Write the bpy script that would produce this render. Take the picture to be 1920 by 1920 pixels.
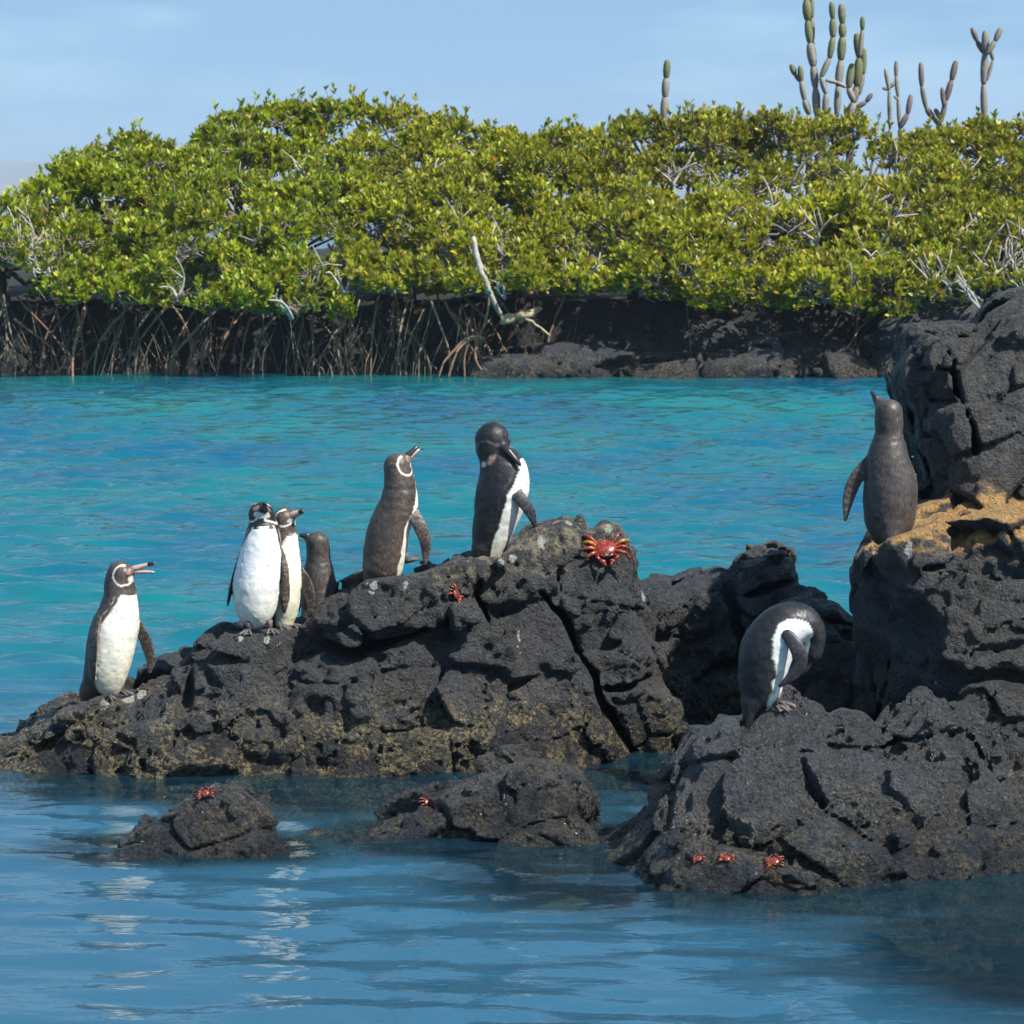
import bpy, math, random
import numpy as np
from mathutils import Vector
from mathutils.bvhtree import BVHTree

for o in list(bpy.data.objects): bpy.data.objects.remove(o)
S = bpy.context.scene
COL = S.collection
R = math.radians
rnd = random.Random(7)
f32 = np.float32

# ------------------------------------------------------------------ camera
FP, HC, HOR = 6360.0, 2.0, 400.0          # focal length in photo pixels, eye height, horizon row
PITCH = math.atan((960 - HOR) / FP)
cam_d = bpy.data.cameras.new('camera'); cam = bpy.data.objects.new('camera', cam_d); COL.objects.link(cam)
cam.location = (0, 0, HC); cam.rotation_euler = (math.pi / 2 - PITCH, 0, 0)
cam_d.sensor_width = 36; cam_d.lens = 36 * FP / 1920
cam_d.clip_start = .1; cam_d.clip_end = 20000
cam_d.dof.use_dof = True; cam_d.dof.focus_distance = 11.8; cam_d.dof.aperture_fstop = 20
S.camera = cam

# ------------------------------------------------------------------ sky and sun
SUN_AZ, SUN_EL = 55, 50                    # degrees to the right of straight behind the camera, elevation
W = bpy.data.worlds.new('World'); S.world = W; W.use_nodes = True
wn = W.node_tree; wn.nodes.clear()
def N(t, typ, **kw):
    n = t.nodes.new(typ)
    for k, v in kw.items():
        if hasattr(n, k): setattr(n, k, v)
    return n
wo = N(wn, 'ShaderNodeOutputWorld'); bg = N(wn, 'ShaderNodeBackground'); bg.inputs[1].default_value = .12
sky = N(wn, 'ShaderNodeTexSky', sky_type='NISHITA'); sky.sun_disc = False
sky.sun_elevation = R(SUN_EL); sky.sun_rotation = R(180 - SUN_AZ)
sky.air_density = 1.0; sky.dust_density = .25; sky.ozone_density = 0.25; sky.altitude = 0
tc = N(wn, 'ShaderNodeTexCoord')
va = N(wn, 'ShaderNodeVectorMath', operation='ADD'); va.inputs[1].default_value = (0, 0, .24)
vn = N(wn, 'ShaderNodeVectorMath', operation='NORMALIZE')
wn.links.new(tc.outputs['Generated'], va.inputs[0]); wn.links.new(va.outputs[0], vn.inputs[0]); wn.links.new(vn.outputs[0], sky.inputs[0])
# thin cirrus
mp = N(wn, 'ShaderNodeMapping'); mp.inputs['Scale'].default_value = (5, 5, 22); mp.inputs['Rotation'].default_value = (.0, .12, 0)
nz = N(wn, 'ShaderNodeTexNoise'); nz.inputs['Scale'].default_value = 1.7; nz.inputs['Detail'].default_value = 6; nz.inputs['Roughness'].default_value = .55
rp = N(wn, 'ShaderNodeMapRange'); rp.inputs[1].default_value = .5; rp.inputs[2].default_value = .8; rp.inputs[3].default_value = 0; rp.inputs[4].default_value = .38
mx = N(wn, 'ShaderNodeMixRGB'); mx.inputs[2].default_value = (6.6, 7.2, 8.0, 1)
wn.links.new(tc.outputs['Generated'], mp.inputs[0]); wn.links.new(mp.outputs[0], nz.inputs[0]); wn.links.new(nz.outputs[0], rp.inputs[0])
wn.links.new(rp.outputs[0], mx.inputs[0]); wn.links.new(sky.outputs[0], mx.inputs[1]); gt = N(wn, 'ShaderNodeMixRGB', blend_type='MULTIPLY'); gt.inputs[0].default_value = 1; gt.inputs[2].default_value = (.86, 1.07, 1.04, 1); wn.links.new(mx.outputs[0], gt.inputs[1]); wn.links.new(gt.outputs[0], bg.inputs[0]); wn.links.new(bg.outputs[0], wo.inputs[0])

sd = bpy.data.lights.new('sun', 'SUN'); sd.energy = 5.0; sd.angle = R(.5); sd.color = (1, .95, .87)
sun = bpy.data.objects.new('sun', sd); COL.objects.link(sun)
SUNV = Vector((math.sin(R(SUN_AZ)) * math.cos(R(SUN_EL)), -math.cos(R(SUN_AZ)) * math.cos(R(SUN_EL)), math.sin(R(SUN_EL))))
sun.rotation_euler = (-SUNV).to_track_quat('-Z', 'Y').to_euler(); sun.location = (20, -15, 30)
S.view_settings.view_transform = 'Standard'; S.view_settings.look = 'None'
S.view_settings.exposure = .55; S.view_settings.gamma = 1
S.render.engine = 'CYCLES'
S.cycles.max_bounces = 6; S.cycles.transparent_max_bounces = 8; S.cycles.caustics_reflective = False; S.cycles.caustics_refractive = False

# ------------------------------------------------------------------ helpers
CP, SP = math.cos(PITCH), math.sin(PITCH)
def P(u, v, d):
    """photo pixel and distance along the ground -> world point"""
    a = (u - 960) / FP; b = (960 - v) / FP
    dy = CP + b * SP; dz = -SP + b * CP
    return np.array([a * d / dy, d, HC + dz * d / dy])
def MPP(d): return d / FP / CP
def ray(u, v):
    a = (u - 960) / FP; b = (960 - v) / FP
    return Vector((a, CP + b * SP, -SP + b * CP)).normalized()

def mesh(name, V, F, mat=None, smooth=True):
    V = np.ascontiguousarray(V, f32).reshape(-1, 3)
    me = bpy.data.meshes.new(name)
    if isinstance(F, np.ndarray):
        k = F.shape[1]; n = len(F)
        me.vertices.add(len(V)); me.vertices.foreach_set('co', V.ravel())
        me.loops.add(n * k); me.loops.foreach_set('vertex_index', np.ascontiguousarray(F, np.int32).ravel())
        me.polygons.add(n); me.polygons.foreach_set('loop_start', np.arange(0, n * k, k, dtype=np.int32))
        me.polygons.foreach_set('loop_total', np.full(n, k, np.int32))
        me.update(calc_edges=True)
    else:
        me.from_pydata(V.tolist(), [], F); me.update()
    if smooth: me.polygons.foreach_set('use_smooth', np.ones(len(me.polygons), bool))
    if mat: me.materials.append(mat)
    return me
def obj(name, me, parent=None, loc=(0, 0, 0)):
    o = bpy.data.objects.new(name, me); COL.objects.link(o); o.location = loc
    if parent: o.parent = parent
    return o
def mk(name, V, F, mat, parent=None, base=None, smooth=True):
    """V in world coordinates; origin at base (top level) or at the parent's origin"""
    off = np.array(WORLD[parent.name]) if parent else (np.array(base, float) if base is not None else np.zeros(3))
    o = obj(name, mesh(name, np.asarray(V, float) - off, F, mat, smooth), parent, (0, 0, 0) if parent else tuple(off))
    WORLD[o.name] = tuple(off)
    return o
WORLD = {}
def thing(name, base, label, cat, group=None):
    o = obj(name, None, None, tuple(base)); WORLD[o.name] = tuple(base); return tag(o, label, cat, group)
def tag(o, label, cat, group=None, kind=None):
    if label: o['label'] = label
    if cat: o['category'] = cat
    if group: o['group'] = group
    if kind: o['kind'] = kind
    return o
def vcol(me, C, name='Col'):
    a = me.attributes.new(name, 'FLOAT_COLOR', 'POINT')
    C = np.concatenate([C, np.ones((len(C), 1))], 1).astype(f32); a.data.foreach_set('color', C.ravel())
def vflt(me, C, name):
    a = me.attributes.new(name, 'FLOAT', 'POINT'); a.data.foreach_set('value', np.ascontiguousarray(C, f32))

# ---- noise
_rg = np.random.default_rng(11)
_T = _rg.random((64, 64, 64)).astype(f32)
_J = _rg.random((32, 32, 32, 4)).astype(f32)
def vnoise(p, seed=0):
    p = p + f32(seed * 7.31); i = np.floor(p).astype(np.int32); t = (p - i).astype(f32); t = t * t * (3 - 2 * t)
    i &= 63; j = (i + 1) & 63
    x0, y0, z0 = i[:, 0], i[:, 1], i[:, 2]; x1, y1, z1 = j[:, 0], j[:, 1], j[:, 2]
    tx, ty, tz = t[:, 0], t[:, 1], t[:, 2]
    a = _T[x0, y0, z0] * (1 - tx) + _T[x1, y0, z0] * tx; b = _T[x0, y1, z0] * (1 - tx) + _T[x1, y1, z0] * tx
    c = _T[x0, y0, z1] * (1 - tx) + _T[x1, y0, z1] * tx; d = _T[x0, y1, z1] * (1 - tx) + _T[x1, y1, z1] * tx
    return (a * (1 - ty) + b * ty) * (1 - tz) + (c * (1 - ty) + d * ty) * tz * 1.0
def fbm(p, sc, oc=4, seed=0, gain=.5):
    s = 0; a = 1.; w = 0
    for k in range(oc):
        s = s + a * (vnoise(p * f32(sc), seed + k * 3) * 2 - 1); w += a; a *= gain; sc *= 2.03
    return s / w
def worley(p, sc, seed=0):
    p = p * f32(sc) + f32(seed * 3.7); i = np.floor(p - f32(.5)).astype(np.int32)
    n = len(p); f1 = np.full(n, 9, f32); f2 = np.full(n, 9, f32); cid = np.zeros(n, f32); g = np.zeros((n, 3), f32)
    for dx in (0, 1):
        for dy in (0, 1):
            for dz in (0, 1):
                c = i + np.array([dx, dy, dz], np.int32); jj = _J[c[:, 0] & 31, c[:, 1] & 31, c[:, 2] & 31]
                df = c.astype(f32) + f32(.15) + f32(.7)*jj[:, :3] - p; d = np.sqrt((df * df).sum(1))
                m = d < f1
                f2 = np.where(m, f1, np.minimum(f2, d)); cid = np.where(m, jj[:, 3], cid); g = np.where(m[:, None], df, g)
                f1 = np.where(m, d, f1)
    return f1, f2, cid, g
def sstep(a, b, x):
    t = np.clip((x - a) / (b - a), 0, 1); return t * t * (3 - 2 * t)
def smax(a, b, k):
    h = np.maximum(k - np.abs(a - b), 0) / k; return np.maximum(a, b) + h * h * k * .25
def smin(a, b, k): return -smax(-a, -b, k)

# ---- surface nets
_CO = [(0,0,0),(1,0,0),(0,1,0),(1,1,0),(0,0,1),(1,0,1),(0,1,1),(1,1,1)]
_ED = [(0,1),(2,3),(4,5),(6,7),(0,2),(1,3),(4,6),(5,7),(0,4),(1,5),(2,6),(3,7)]
def nets(f, org, h):
    ins = f < 0; nx, ny, nz = f.shape
    cnt = np.zeros((nx-1, ny-1, nz-1), np.int8)
    for a, b, c in _CO: cnt += ins[a:nx-1+a, b:ny-1+b, c:nz-1+c]
    act = np.nonzero((cnt > 0) & (cnt < 8)); M = len(act[0])
    idx = np.full(cnt.shape, -1, np.int32); idx[act] = np.arange(M)
    vals = np.stack([f[act[0]+a, act[1]+b, act[2]+c] for a, b, c in _CO], 1)
    acc = np.zeros((M, 3), f32); num = np.zeros(M, f32)
    for a, b in _ED:
        fa, fb = vals[:, a], vals[:, b]; cr = (fa < 0) != (fb < 0)
        t = np.where(cr, fa / np.where(cr, fa - fb, 1), 0)[:, None]
        pa, pb = np.array(_CO[a], f32), np.array(_CO[b], f32)
        acc += np.where(cr[:, None], pa + t * (pb - pa), 0); num += cr
    V = (np.stack(act, 1) + acc / num[:, None]) * h + np.array(org)
    Q = []
    for ax in range(3):
        A = np.moveaxis(ins, ax, 0); I = np.moveaxis(idx, ax, 0)
        s0 = A[:-1, 1:-1, 1:-1]; s1 = A[1:, 1:-1, 1:-1]; e = np.nonzero(s0 != s1)
        i, j, k = e[0], e[1], e[2]
        q = np.stack([I[i, j, k], I[i, j+1, k], I[i, j+1, k+1], I[i, j, k+1]], 1)
        fl = s0[e] ^ (ax == 1)
        q[~fl] = q[~fl][:, ::-1]; Q.append(q)
    return V, np.concatenate(Q)

def poly_sd(X, Z, pts):
    """signed distance (negative inside) on arrays X, Z to polygon"""
    d = np.full(X.shape, 1e9); ins = np.zeros(X.shape, bool); n = len(pts)
    for i in range(n):
        ax, az = pts[i]; bx, bz = pts[(i+1) % n]
        ex, ez = bx-ax, bz-az; wx, wz = X-ax, Z-az
        t = np.clip((wx*ex+wz*ez) / (ex*ex+ez*ez+1e-12), 0, 1)
        d = np.minimum(d, (wx-t*ex)**2 + (wz-t*ez)**2)
        c = (az <= Z) != (bz <= Z)
        xi = ax + (Z-az) / np.where(abs(ez) < 1e-9, 1e-9, ez) * ex
        ins ^= c & (X < xi)
    d = np.sqrt(d); return np.where(ins, -d, d)
def line_d(X, Z, pts):
    d = np.full(X.shape, 1e9)
    for (ax, az), (bx, bz) in zip(pts[:-1], pts[1:]):
        ex, ez = bx-ax, bz-az; wx, wz = X-ax, Z-az
        t = np.clip((wx*ex+wz*ez) / (ex*ex+ez*ez+1e-12), 0, 1)
        d = np.minimum(d, (wx-t*ex)**2 + (wz-t*ez)**2)
    return np.sqrt(d)

# ---- tubes
def tube(pts, rad, sides=6, cap=True):
    pts = np.asarray(pts, float); n = len(pts); rad = np.broadcast_to(rad, n)
    V = []; F = []
    for i in range(n):
        t = pts[min(i+1, n-1)] - pts[max(i-1, 0)]; t = t / (np.linalg.norm(t) + 1e-9)
        up = np.array([0, 0, 1.]) if abs(t[2]) < .9 else np.array([1., 0, 0])
        a = np.cross(t, up); a /= np.linalg.norm(a); b = np.cross(t, a)
        for k in range(sides):
            th = 2*math.pi*k/sides; V.append(pts[i] + rad[i]*(math.cos(th)*a + math.sin(th)*b))
    for i in range(n-1):
        for k in range(sides):
            k2 = (k+1) % sides; F.append([i*sides+k, i*sides+k2, (i+1)*sides+k2, (i+1)*sides+k])
    if cap:
        F.append([k for k in range(sides)][::-1]); F.append([(n-1)*sides+k for k in range(sides)])
    return np.array(V), [list(reversed(q)) for q in F]
def join(parts):
    V = []; F = []; n = 0
    for v, f in parts:
        V.append(v); F += [[i+n for i in q] for q in f]; n += len(v)
    return np.concatenate(V), F
def gnarl(V, amp=.012, sc=7.):
    q = np.asarray(V, f32); return V + amp*np.stack([fbm(q, sc, 3, 61), fbm(q, sc, 3, 62), fbm(q, sc, 3, 63)], 1)
def curve(pts, n=10):
    """Catmull-Rom through control points"""
    p = [np.asarray(q, float) for q in pts]; p = [2*p[0]-p[1]] + p + [2*p[-1]-p[-2]]; out = []
    for i in range(1, len(p)-2):
        for k in range(n):
            t = k/n; a, b, c, d = p[i-1:i+3]
            out.append(.5*((2*b)+(c-a)*t+(2*a-5*b+4*c-d)*t*t+(3*b-a-3*c+d)*t**3))
    out.append(p[-2]); return np.array(out)

# ------------------------------------------------------------------ materials
def material(name):
    m = bpy.data.materials.new(name); m.use_nodes = True; t = m.node_tree
    b = t.nodes['Principled BSDF']; return m, t, b
def noise(t, scale, detail=4, rough=.55, vec=None, dist=0):
    n = N(t, 'ShaderNodeTexNoise'); n.inputs['Scale'].default_value = scale; n.inputs['Detail'].default_value = detail
    n.inputs['Roughness'].default_value = rough; n.inputs['Distortion'].default_value = dist
    if vec is not None: t.links.new(vec, n.inputs['Vector'])
    return n.outputs[0]
def rng(t, x, a, b, c=0., d=1., smooth=False):
    n = N(t, 'ShaderNodeMapRange')
    if smooth: n.interpolation_type = 'SMOOTHSTEP'
    for i, v in zip((1, 2, 3, 4), (a, b, c, d)): n.inputs[i].default_value = v
    t.links.new(x, n.inputs[0]); return n.outputs[0]
def math_(t, op, a, b=None):
    n = N(t, 'ShaderNodeMath', operation=op)
    for i, x in enumerate((a, b)):
        if x is None: continue
        if isinstance(x, (int, float)): n.inputs[i].default_value = x
        else: t.links.new(x, n.inputs[i])
    return n.outputs[0]
def mix(t, f, a, b, blend='MIX'):
    n = N(t, 'ShaderNodeMixRGB', blend_type=blend)
    for i, x in enumerate((f, a, b)):
        if isinstance(x, (int, float)): n.inputs[i].default_value = x
        elif isinstance(x, tuple): n.inputs[i].default_value = (*x, 1) if len(x) == 3 else x
        else: t.links.new(x, n.inputs[i])
    return n.outputs[0]
def bump(t, b, h, strength, dist):
    n = N(t, 'ShaderNodeBump'); n.inputs['Strength'].default_value = strength; n.inputs['Distance'].default_value = dist
    t.links.new(h, n.inputs['Height']); t.links.new(n.outputs[0], b.inputs['Normal']); return n
def geo_pos(t):
    g = N(t, 'ShaderNodeNewGeometry'); return g.outputs['Position'], g

def lava_material(name, base=(.062, .064, .069), tan=1., wet=1., ochre=False, sc=1., lichen=1., gloss=0.):
    m, t, b = material(name)
    pos, g = geo_pos(t)
    sp = N(t, 'ShaderNodeSeparateXYZ'); t.links.new(pos, sp.inputs[0]); z = sp.outputs[2]
    big = noise(t, 3*sc, 5, .6, pos); fine = noise(t, 42*sc, 6, .7, pos); mid = noise(t, 13*sc, 5, .65, pos, .4)
    dark = tuple(x*.5 for x in base); lite = tuple(x*1.65 for x in base)
    c = mix(t, rng(t, mid, .3, .7), dark, lite)
    c = mix(t, rng(t, big, .35, .68), c, mix(t, .5, c, (base[0]*1.25, base[1]*1.1, base[2]*.9)))
    c = mix(t, rng(t, fine, .56, .72), c, tuple(x*2.5 for x in base))
    c = mix(t, rng(t, noise(t, 75*sc, 4, .7, pos), .47, .36), c, tuple(x*.3 for x in base))
    # tidal crust: tan barnacle and algae patches low on the rock, with its own ragged shape
    nzz = noise(t, 6*sc, 6, .62, pos, .5)
    zz = math_(t, 'ADD', z, math_(t, 'MULTIPLY', math_(t, 'SUBTRACT', big, .5), .55))
    band = rng(t, zz, .36, .06, 0, 1, True)
    patch = math_(t, 'MULTIPLY', band, rng(t, nzz, .455, .525))
    patch = math_(t, 'MULTIPLY', patch, rng(t, noise(t, 62*sc, 4, .75, pos), .47, .56))
    crust = mix(t, rng(t, mid, .35, .65), (.55, .43, .24), (.26, .22, .11))
    c = mix(t, math_(t, 'MULTIPLY', patch, .95*tan), c, crust)
    # lichen on high crests
    li = math_(t, 'MULTIPLY', rng(t, noise(t, 17*sc, 5, .7, pos), .48, .6), rng(t, zz, .6, .82))
    c = mix(t, math_(t, 'MULTIPLY', li, .8*tan*lichen), c, (.40, .34, .21))
    # guano flecks
    gu = rng(t, noise(t, 30*sc, 3, .5, pos), .735, .76)
    c = mix(t, math_(t, 'MULTIPLY', gu, .8), c, (.6, .57, .5))
    gt = N(t, 'ShaderNodeAttribute'); gt.attribute_name = 'guano'
    c = mix(t, math_(t, 'MULTIPLY', rng(t, math_(t, 'ADD', gt.outputs['Fac'], math_(t, 'MULTIPLY', math_(t, 'SUBTRACT', fine, .5), 1.6)), .45, .6), .85), c, (.6, .58, .52))
    if ochre:
        at = N(t, 'ShaderNodeAttribute'); at.attribute_name = 'ochre'
        oc = math_(t, 'MULTIPLY', at.outputs['Fac'], rng(t, mid, .3, .45))
        c = mix(t, oc, c, mix(t, rng(t, fine, .35, .65), (.42, .2, .045), (.72, .47, .2)))
    # splash zone is wet: darker and glossy
    wz = math_(t, 'ADD', z, math_(t, 'MULTIPLY', math_(t, 'SUBTRACT', mid, .5), .25))
    wetf = math_(t, 'MULTIPLY', rng(t, wz, .24, .05, 0, 1, True), wet)
    c = mix(t, math_(t, 'MULTIPLY', wetf, .6), c, mix(t, .6, c, (.01, .01, .008)))
    t.links.new(c, b.inputs['Base Color'])
    ro = math_(t, 'SUBTRACT', rng(t, noise(t, 95*sc, 2, .5, pos), .35, .65, .42-gloss, .9-gloss), math_(t, 'MULTIPLY', wetf, .55))
    t.links.new(ro, b.inputs['Roughness']); b.inputs['Specular IOR Level'].default_value = .45+gloss
    v = N(t, 'ShaderNodeTexVoronoi', feature='F1'); v.inputs['Scale'].default_value = 60*sc; t.links.new(pos, v.inputs[0])
    pit = rng(t, v.outputs['Distance'], .1, .45)                      # gas bubbles in the lava
    h = math_(t, 'ADD', math_(t, 'MULTIPLY', fine, .9), math_(t, 'MULTIPLY', pit, .16))
    h = math_(t, 'ADD', h, math_(t, 'MULTIPLY', noise(t, 120*sc, 4, .7, pos), .6))
    h = math_(t, 'ADD', h, math_(t, 'MULTIPLY', mid, .8))
    bump(t, b, h, 1., .045/sc)
    return m
M_lava = lava_material('lava')
M_lava_wet = lava_material('lava_wet', tan=.4, gloss=.22)
M_lava_o = lava_material('lava_ledge', ochre=True, lichen=.15)
M_lava_far = lava_material('lava_shore', base=(.065, .069, .077), tan=.5, sc=.45)

def simple(name, col, rough=.6, var=.25, scale=20, bmp=0, bscale=60):
    m, t, b = material(name); pos, g = geo_pos(t)
    n = noise(t, scale, 4, .6, pos)
    c = mix(t, rng(t, n, .3, .7), tuple(x*(1-var) for x in col), tuple(min(1, x*(1+var)) for x in col))
    t.links.new(c, b.inputs['Base Color']); b.inputs['Roughness'].default_value = rough
    if bmp: bump(t, b, noise(t, bscale, 4, .6, pos), .7, bmp)
    return m
M_root = simple('root_bark', (.24, .14, .085), .8, .45, 14, .01)
M_root_grey = simple('root_bark_grey', (.19, .155, .11), .8, .4, 14, .01)
M_dead = simple('bleached_wood', (.46, .42, .36), .8, .3, 12, .01)
M_twig = simple('twig_bark', (.22, .19, .155), .85, .4, 9)
M_trunk = simple('trunk_bark', (.075, .062, .05), .85, .4, 12, .01)
M_log = simple('driftwood', (.42, .32, .19), .8, .3, 12, .012)
M_soil = simple('shore_soil', (.018, .017, .015), .95, .5, 5, .05, 9)
M_hill = simple('hill_scrub', (.20, .20, .20), .95, .2, .01)

def leaf_material():
    m, t, b = material('mangrove_leaf')
    at = N(t, 'ShaderNodeAttribute'); at.attribute_name = 'Col'
    t.links.new(at.outputs['Color'], b.inputs['Base Color']); b.inputs['Roughness'].default_value = .42
    b.inputs['Specular IOR Level'].default_value = .4
    tr = N(t, 'ShaderNodeBsdfTranslucent'); ms = N(t, 'ShaderNodeMixShader'); ms.inputs[0].default_value = .3
    t.links.new(mix(t, 1., at.outputs['Color'], (1.25, 1.3, .6), 'MULTIPLY'), tr.inputs[0])
    out = t.nodes['Material Output']; t.links.new(b.outputs[0], ms.inputs[1]); t.links.new(tr.outputs[0], ms.inputs[2]); t.links.new(ms.outputs[0], out.inputs[0])
    return m
M_leaf = leaf_material()

def plumage_material():
    m, t, b = material('plumage'); pos, g = geo_pos(t)
    at = N(t, 'ShaderNodeAttribute'); at.attribute_name = 'Col'
    mp = N(t, 'ShaderNodeMapping'); mp.inputs['Scale'].default_value = (150, 150, 55); t.links.new(pos, mp.inputs[0])
    n = noise(t, 1., 3, .6, mp.outputs[0]); n2 = noise(t, 18, 4, .6, pos)
    lum = rng(t, at.outputs['Fac'], .15, .5, 1., .12)
    c = mix(t, lum, at.outputs['Color'], mix(t, rng(t, n, .3, .72), (.6, .6, .6), (1.45, 1.43, 1.4)), 'MULTIPLY')
    mp3 = N(t, 'ShaderNodeMapping'); mp3.inputs['Scale'].default_value = (330, 330, 120); t.links.new(pos, mp3.inputs[0])
    fl = math_(t, 'MULTIPLY', rng(t, noise(t, 1., 2, .5, mp3.outputs[0]), .54, .64), rng(t, n2, .42, .62))
    c = mix(t, math_(t, 'MULTIPLY', math_(t, 'MULTIPLY', fl, lum), .7), c, mix(t, 1., c, (3.4, 3.3, 3.2), 'MULTIPLY'))     # pale feather tips, sparkle on the back put into the colour
    c = mix(t, 1., c, mix(t, rng(t, n2, .3, .7), (.85, .85, .86), (1.1, 1.09, 1.06)), 'MULTIPLY')
    t.links.new(c, b.inputs['Base Color'])
    t.links.new(rng(t, n, .3, .7, .36, .62), b.inputs['Roughness']); b.inputs['Specular IOR Level'].default_value = .45
    bump(t, b, n, .25, .003)
    return m
M_plum = plumage_material()
M_beak = simple('beak_horn', (.035, .032, .032), .3, .3, 60)
M_beakpink = simple('beak_pink', (.55, .36, .32), .35, .2, 60)
M_eye = simple('eye_dark', (.02, .012, .01), .08, .1, 10)
M_claw = simple('claw_dark', (.02, .02, .02), .4, .1, 10)

def crab_material(name, a, bcol, dark=False):
    m, t, b = material(name); pos, g = geo_pos(t)
    n = noise(t, 55, 4, .6, pos); n2 = noise(t, 240, 2, .5, pos)
    c = mix(t, rng(t, n, .4, .62), a, bcol); c = mix(t, rng(t, n2, .64, .7), c, (.75, .5, .3))
    t.links.new(c, b.inputs['Base Color']); b.inputs['Roughness'].default_value = .28; bump(t, b, n2, .3, .002)
    return m
M_crab = crab_material('crab_shell_red', (.13, .008, .006), (.30, .028, .01))
M_crab_leg = crab_material('crab_leg_orange', (.16, .01, .008), (.34, .06, .015))
M_crab_dull = crab_material('crab_shell_dull_red', (.10, .015, .012), (.22, .03, .015))
M_crab_dleg = crab_material('crab_leg_dull_red', (.08, .01, .009), (.19, .03, .015))
M_crab_blue = crab_material('crab_face_blue', (.22, .28, .36), (.5, .25, .06))
M_crab_yel = crab_material('crab_yellow', (.45, .19, .02), (.25, .04, .012))

def cactus_material(name, a, bcol):
    m, t, b = material(name); pos, g = geo_pos(t)
    n = noise(t, 3.5, 5, .6, pos)
    t.links.new(mix(t, rng(t, n, .35, .65), a, bcol), b.inputs['Base Color']); b.inputs['Roughness'].default_value = .7
    bump(t, b, noise(t, 60, 3, .6, pos), .6, .02); return m
M_cact = cactus_material('cactus_green', (.13, .15, .055), (.22, .21, .11))
M_cact_old = cactus_material('cactus_old_grey', (.24, .21, .17), (.32, .28, .23))
M_cact_dark = cactus_material('cactus_dry_brown', (.15, .11, .10), (.24, .19, .16))

# ------------------------------------------------------------------ sea, seabed, land, hills
def spaced(fine, lo, hi, step_grow, far):
    a = list(fine); s = fine[1]-fine[0]; x = a[0]
    while x > lo: s *= step_grow; x -= s; a.insert(0, x)
    s = fine[-1]-fine[-2]; x = a[-1]
    while x < hi: s *= step_grow; x += s; a.append(x)
    return np.array(a)
_w = np.random.default_rng(5)
WAVES = []
for k in range(60):
    L = .16 * (.95/.16) ** _w.random(); th = R(265) + _w.normal() * .5
    WAVES.append((2*math.pi/L*math.cos(th), 2*math.pi/L*math.sin(th), _w.random()*6.28, L))
def wave_h(X, Y):
    Z = np.zeros_like(X)
    gust = fbm(np.stack([X.ravel()*.22, Y.ravel()*.12, 0*X.ravel()], 1).astype(f32), 1., 3, 4).reshape(X.shape)
    far = sstep(11.2, 15.5, Y)
    for kx, ky, ph, L in WAVES:
        a = L * ((.0013 if L > .38 else .0024) * (1-far) + .0047 * far)
        s = np.sin(kx*X + ky*Y + ph); Z += a * (s + .25*np.cos(2*(kx*X+ky*Y+ph)))
    return Z * (1 + .75*gust)
yf = [6.5]
while yf[-1] < 42.5: yf.append(yf[-1] + .018 + .0011*(yf[-1]-6.5))
ys = spaced(np.array(yf), -60, 4000, 1.25, 0); xs = spaced(np.arange(-8.2, 8.2, .062), -4000, 4000, 1.3, 0)
X, Y = np.meshgrid(xs, ys, indexing='ij')
fade = sstep(14, 9, np.abs(X)) * sstep(0, 5, Y) * (.25+.75*sstep(42, 36, Y)) * sstep(60, 43, Y)
Z = wave_h(X, Y) * fade
nx, ny = X.shape
I = np.arange(nx*ny).reshape(nx, ny)
Q = np.stack([I[:-1, :-1], I[1:, :-1], I[1:, 1:], I[:-1, 1:]], -1).reshape(-1, 4)
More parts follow.
